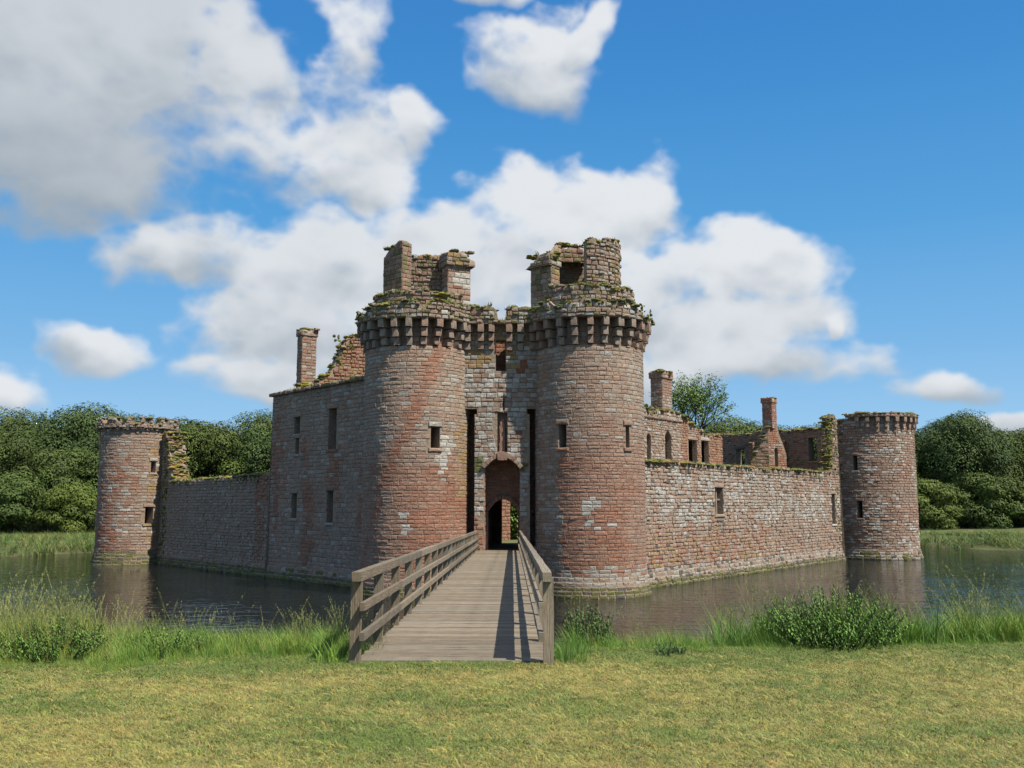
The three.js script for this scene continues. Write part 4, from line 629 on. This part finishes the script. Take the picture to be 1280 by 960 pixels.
const kinds = [broadleaf(1, 14, 12, [.058, .098, .022]), broadleaf(2, 15.5, 14, [.044, .080, .020], 40), broadleaf(3, 12.5, 10.5, [.072, .112, .026], 28), broadleaf(4, 15, 12, [.050, .090, .026], 34), broadleaf(5, 7, 9, [.075, .118, .026], 22, 1400, .06)];
const leafMats = [[1, 1, 1], [1.25, 1.15, .95], [.85, .9, .85], [1.15, 1.02, .8]].map(c => { const m = leafMat.clone(); m.color.setRGB(...c); return m; }); let treeCount = 0;
function tree(name, kind, label, x, d, s, turn, group, sy = 1) { const g = thing(name, label, 'tree', x, ground(x, d), d, group); part(g, 'trunk', kinds[kind].wood, barkMat); part(g, 'crown', kinds[kind].crown, leafMats[(treeCount++ * 7 + kind) % 4]); const q = .86 + .28 * ((treeCount * 37) % 11) / 10; g.scale.set(s * q, s * sy * .92, s / q); g.rotation.y = turn; return g; }
{
  const r = rng(91);
  const row = (pts, label, group) => pts.forEach(([x, d, k, s, sy]) => tree('broadleaf_tree', k, label, x, d, s, r() * 6.283, group, sy));
  row([[-79, 104, 0, 1.0], [-72, 108, 1, .95], [-65.5, 105, 2, 1.0], [-60, 107, 0, .96], [-54.5, 104, 3, .86], [-50, 113, 1, 1.03], [-47.5, 104, 2, .85], [-43, 110, 1, .93], [-40.5, 120, 3, 1.03], [-35.5, 112, 0, 1.02], [-30.5, 118, 1, 1.02], [-28, 112, 3, .93], [-23, 120, 2, 1.1], [-17, 122, 0, 1.0], [-62, 120, 1, 1.02], [-71, 122, 3, 1.0], [-54, 123, 0, 1.1], [-85, 116, 1, 1.05], [-46, 128, 2, 1.15]], 'dark green leafy tree in the wood beyond the small round tower', 'trees of the wood beyond the small tower');
  row([[-70, 101, 4, .95], [-62.5, 100, 4, 1.0], [-57, 99, 4, .85], [-51, 99, 4, .95], [-45, 99, 4, .8], [-76, 99, 4, .9], [-33, 106, 4, .9], [-39, 103, 4, .85]], 'low bushy tree at the foot of the wood beyond the small round tower', 'bushy trees at the edge of the wood beyond the small tower');
  row([[46, 118, 0, .82], [51.5, 124, 2, 1.0], [56.5, 121, 1, 1.0], [61.5, 124, 3, .90], [67, 122, 0, .96], [73, 126, 1, .9], [79, 122, 2, .95], [86, 127, 3, 1.0], [54, 134, 3, 1.03], [63, 136, 1, 1.03], [71, 137, 0, 1.02], [92, 120, 0, 1]], 'dark green leafy tree in the wood beyond the large round tower', 'trees of the wood beyond the large tower');
  row([[49, 115, 4, .9], [55.5, 116, 4, 1.0], [60, 117, 4, .9], [65, 116.5, 4, 1.0], [70.5, 117, 4, .9], [76, 117, 4, 1.0], [82, 116, 4, .9]], 'low bushy tree at the foot of the wood beyond the large round tower', 'bushy trees at the edge of the wood beyond the large tower');
  row([[18, 132, 0, 1.0], [23.5, 128, 2, 1.2], [28, 126, 1, 1.03], [32.5, 129, 3, 1.05], [37, 126, 0, 1.06], [41.5, 124, 1, .96], [10, 130, 3, .95], [2, 130, 0, .9], [-6, 128, 1, .9]], 'leafy tree whose top shows above the roofless castle ranges', 'trees behind the castle');
}
{                                                                    // open crowned lone tree behind the grey gable
  const r = rng(101), wood = [], leaves = [], x = 18.9, d = 101, y0 = ground(x, d), grow = (A, dir, len, rad, depth) => {
    const B = A.clone().addScaledVector(dir, len); limb(wood, A, B, rad, rad * .62, len * .18, r);
    if (depth >= 2) for (let k = 0; k < (depth >= 4 ? 10 : 5); k++) { const t = .3 + .8 * r(), q = A.clone().lerp(B, t).add(V((r() - .5) * .75, (r() - .5) * .5, (r() - .5) * .75)), v = .7 + .6 * r(); leaves.push([q, V(r() - .5, .7 * r() + .3, r() - .5).normalize(), .10 + .07 * r(), [.12 * v, .19 * v, .03 * v], r() * 6.283]); }
    if (depth >= 5) return; const n = depth === 0 ? 5 : depth < 3 ? 3 : 2;
    for (let k = 0; k < n; k++) { const a = (k + r() * .7) / n * 6.283, sp = depth === 0 ? .75 : .7, nd = V(dir.x * .75 + Math.cos(a) * sp, dir.y * .75 + .14 + (r() - .3) * .3, dir.z * .75 + Math.sin(a) * sp).normalize(); grow(A.clone().lerp(B, depth === 0 ? .8 + .2 * r() : .75 + .25 * r()), nd, len * (depth === 0 ? .21 : .74) * (.8 + .35 * r()), rad * .5, depth + 1); }
    if (depth < 3) grow(B, V(dir.x * .6 + (r() - .5) * .3, 1, dir.z * .6 + (r() - .5) * .3).normalize(), len * (depth === 0 ? .17 : .8), rad * .58, depth + 1);
  };
  grow(V(0, -.3, 0), V(0, 1, 0), 12.4, .26, 0);
  const g = thing('sapling_tree', 'slender open crowned tree rising alone behind the grey gable wall', 'tree', x, y0, d); part(g, 'trunk', mergeGeometries(wood), barkMat); part(g, 'crown', leafMesh(leaves), leafMat); g.scale.set(.9, 1.015, .9);
}
function shrub(name, label, x, d, h, w, n, size, tint, seed, asp = .4, up = .3) {
  const r = rng(seed), wood = [], leaves = []; for (let i = 0; i < n; i++) {
    const a = r() * 6.283, R = w * .5 * Math.sqrt(r()), H = h * (.45 + .6 * r()) * (1 - .45 * (R / (w * .5)) ** 2), A = V(Math.cos(a) * R * .45, -.05, Math.sin(a) * R * .45), B = V(Math.cos(a) * R, H, Math.sin(a) * R), c = limb(wood, A, B, .007, .002, .12, r), m = 44, tn = .7 + .6 * r();
    for (let k = 0; k < m; k++) { const t = .12 + .88 * k / m, p = c.getPoint(t), g = r() * 6.283, o = size * (.4 + .5 * r()); p.x += Math.cos(g) * o; p.z += Math.sin(g) * o; p.y += (r() - .5) * size; const v = tn * (.7 + .6 * r()); leaves.push([p, V(Math.cos(g) * .7 + (r() - .5) * .6, up + .5 * r(), Math.sin(g) * .7 + (r() - .5) * .6).normalize(), size * (.55 + .6 * r()), [tint[0] * v, tint[1] * v, tint[2] * v], g + 1.57, asp]); }
  }
  const g = thing(name, label, 'plant', x, ground(x, d), d); part(g, 'stems', mergeGeometries(wood), barkMat); part(g, 'foliage', leafMesh(leaves), leafMat); return g;
}
shrub('willow_shrub', 'dark leafy shrub growing beside the railing at the bridge end', .93, 12.0, .62, .75, 80, .020, [.06, .125, .022], 111);
shrub('bank_shrub', 'broad dense green shrub among the reeds on the bank', 3.85, 11.85, .74, 1.9, 330, .021, [.085, .175, .022], 112);
shrub('nettle_clump', 'leafy nettle clump in the golden grass on the bank', -5.0, 10.75, .44, 1.3, 170, .017, [.085, .165, .025], 113, .5);
shrub('dock_plant', 'small leafy clump in the tall grass beside the shaded moat', -3.9, 11.0, .32, 1.0, 90, .016, [.095, .175, .025], 114, .5);
shrub('low_clump', 'small dark tuft of leaves at the lawn edge by the water', 1.75, 11.0, .16, .42, 30, .016, [.05, .11, .025], 115, .3);
{                                                                    // ivy and bushes seen through the gate
  shrub('courtyard_shrub', 'bright green ivy shrub in the courtyard seen through the gate', .45, 64.5, 5.2, 3.0, 240, .13, [.13, .21, .035], 116, .6).position.y = 1.85;
  const M = new Masonry('courtyard_wall', 'broken red wall in the courtyard seen through the gate', 'ruin', -.9, 62, 55); pier(M, -.48, 62.5, .3, .55, .6, 1.8, () => 6.5, (u, v, r) => tone(.2, .7, r), { rough: .5 }); M.done();
}
renderer.render(scene, camera);
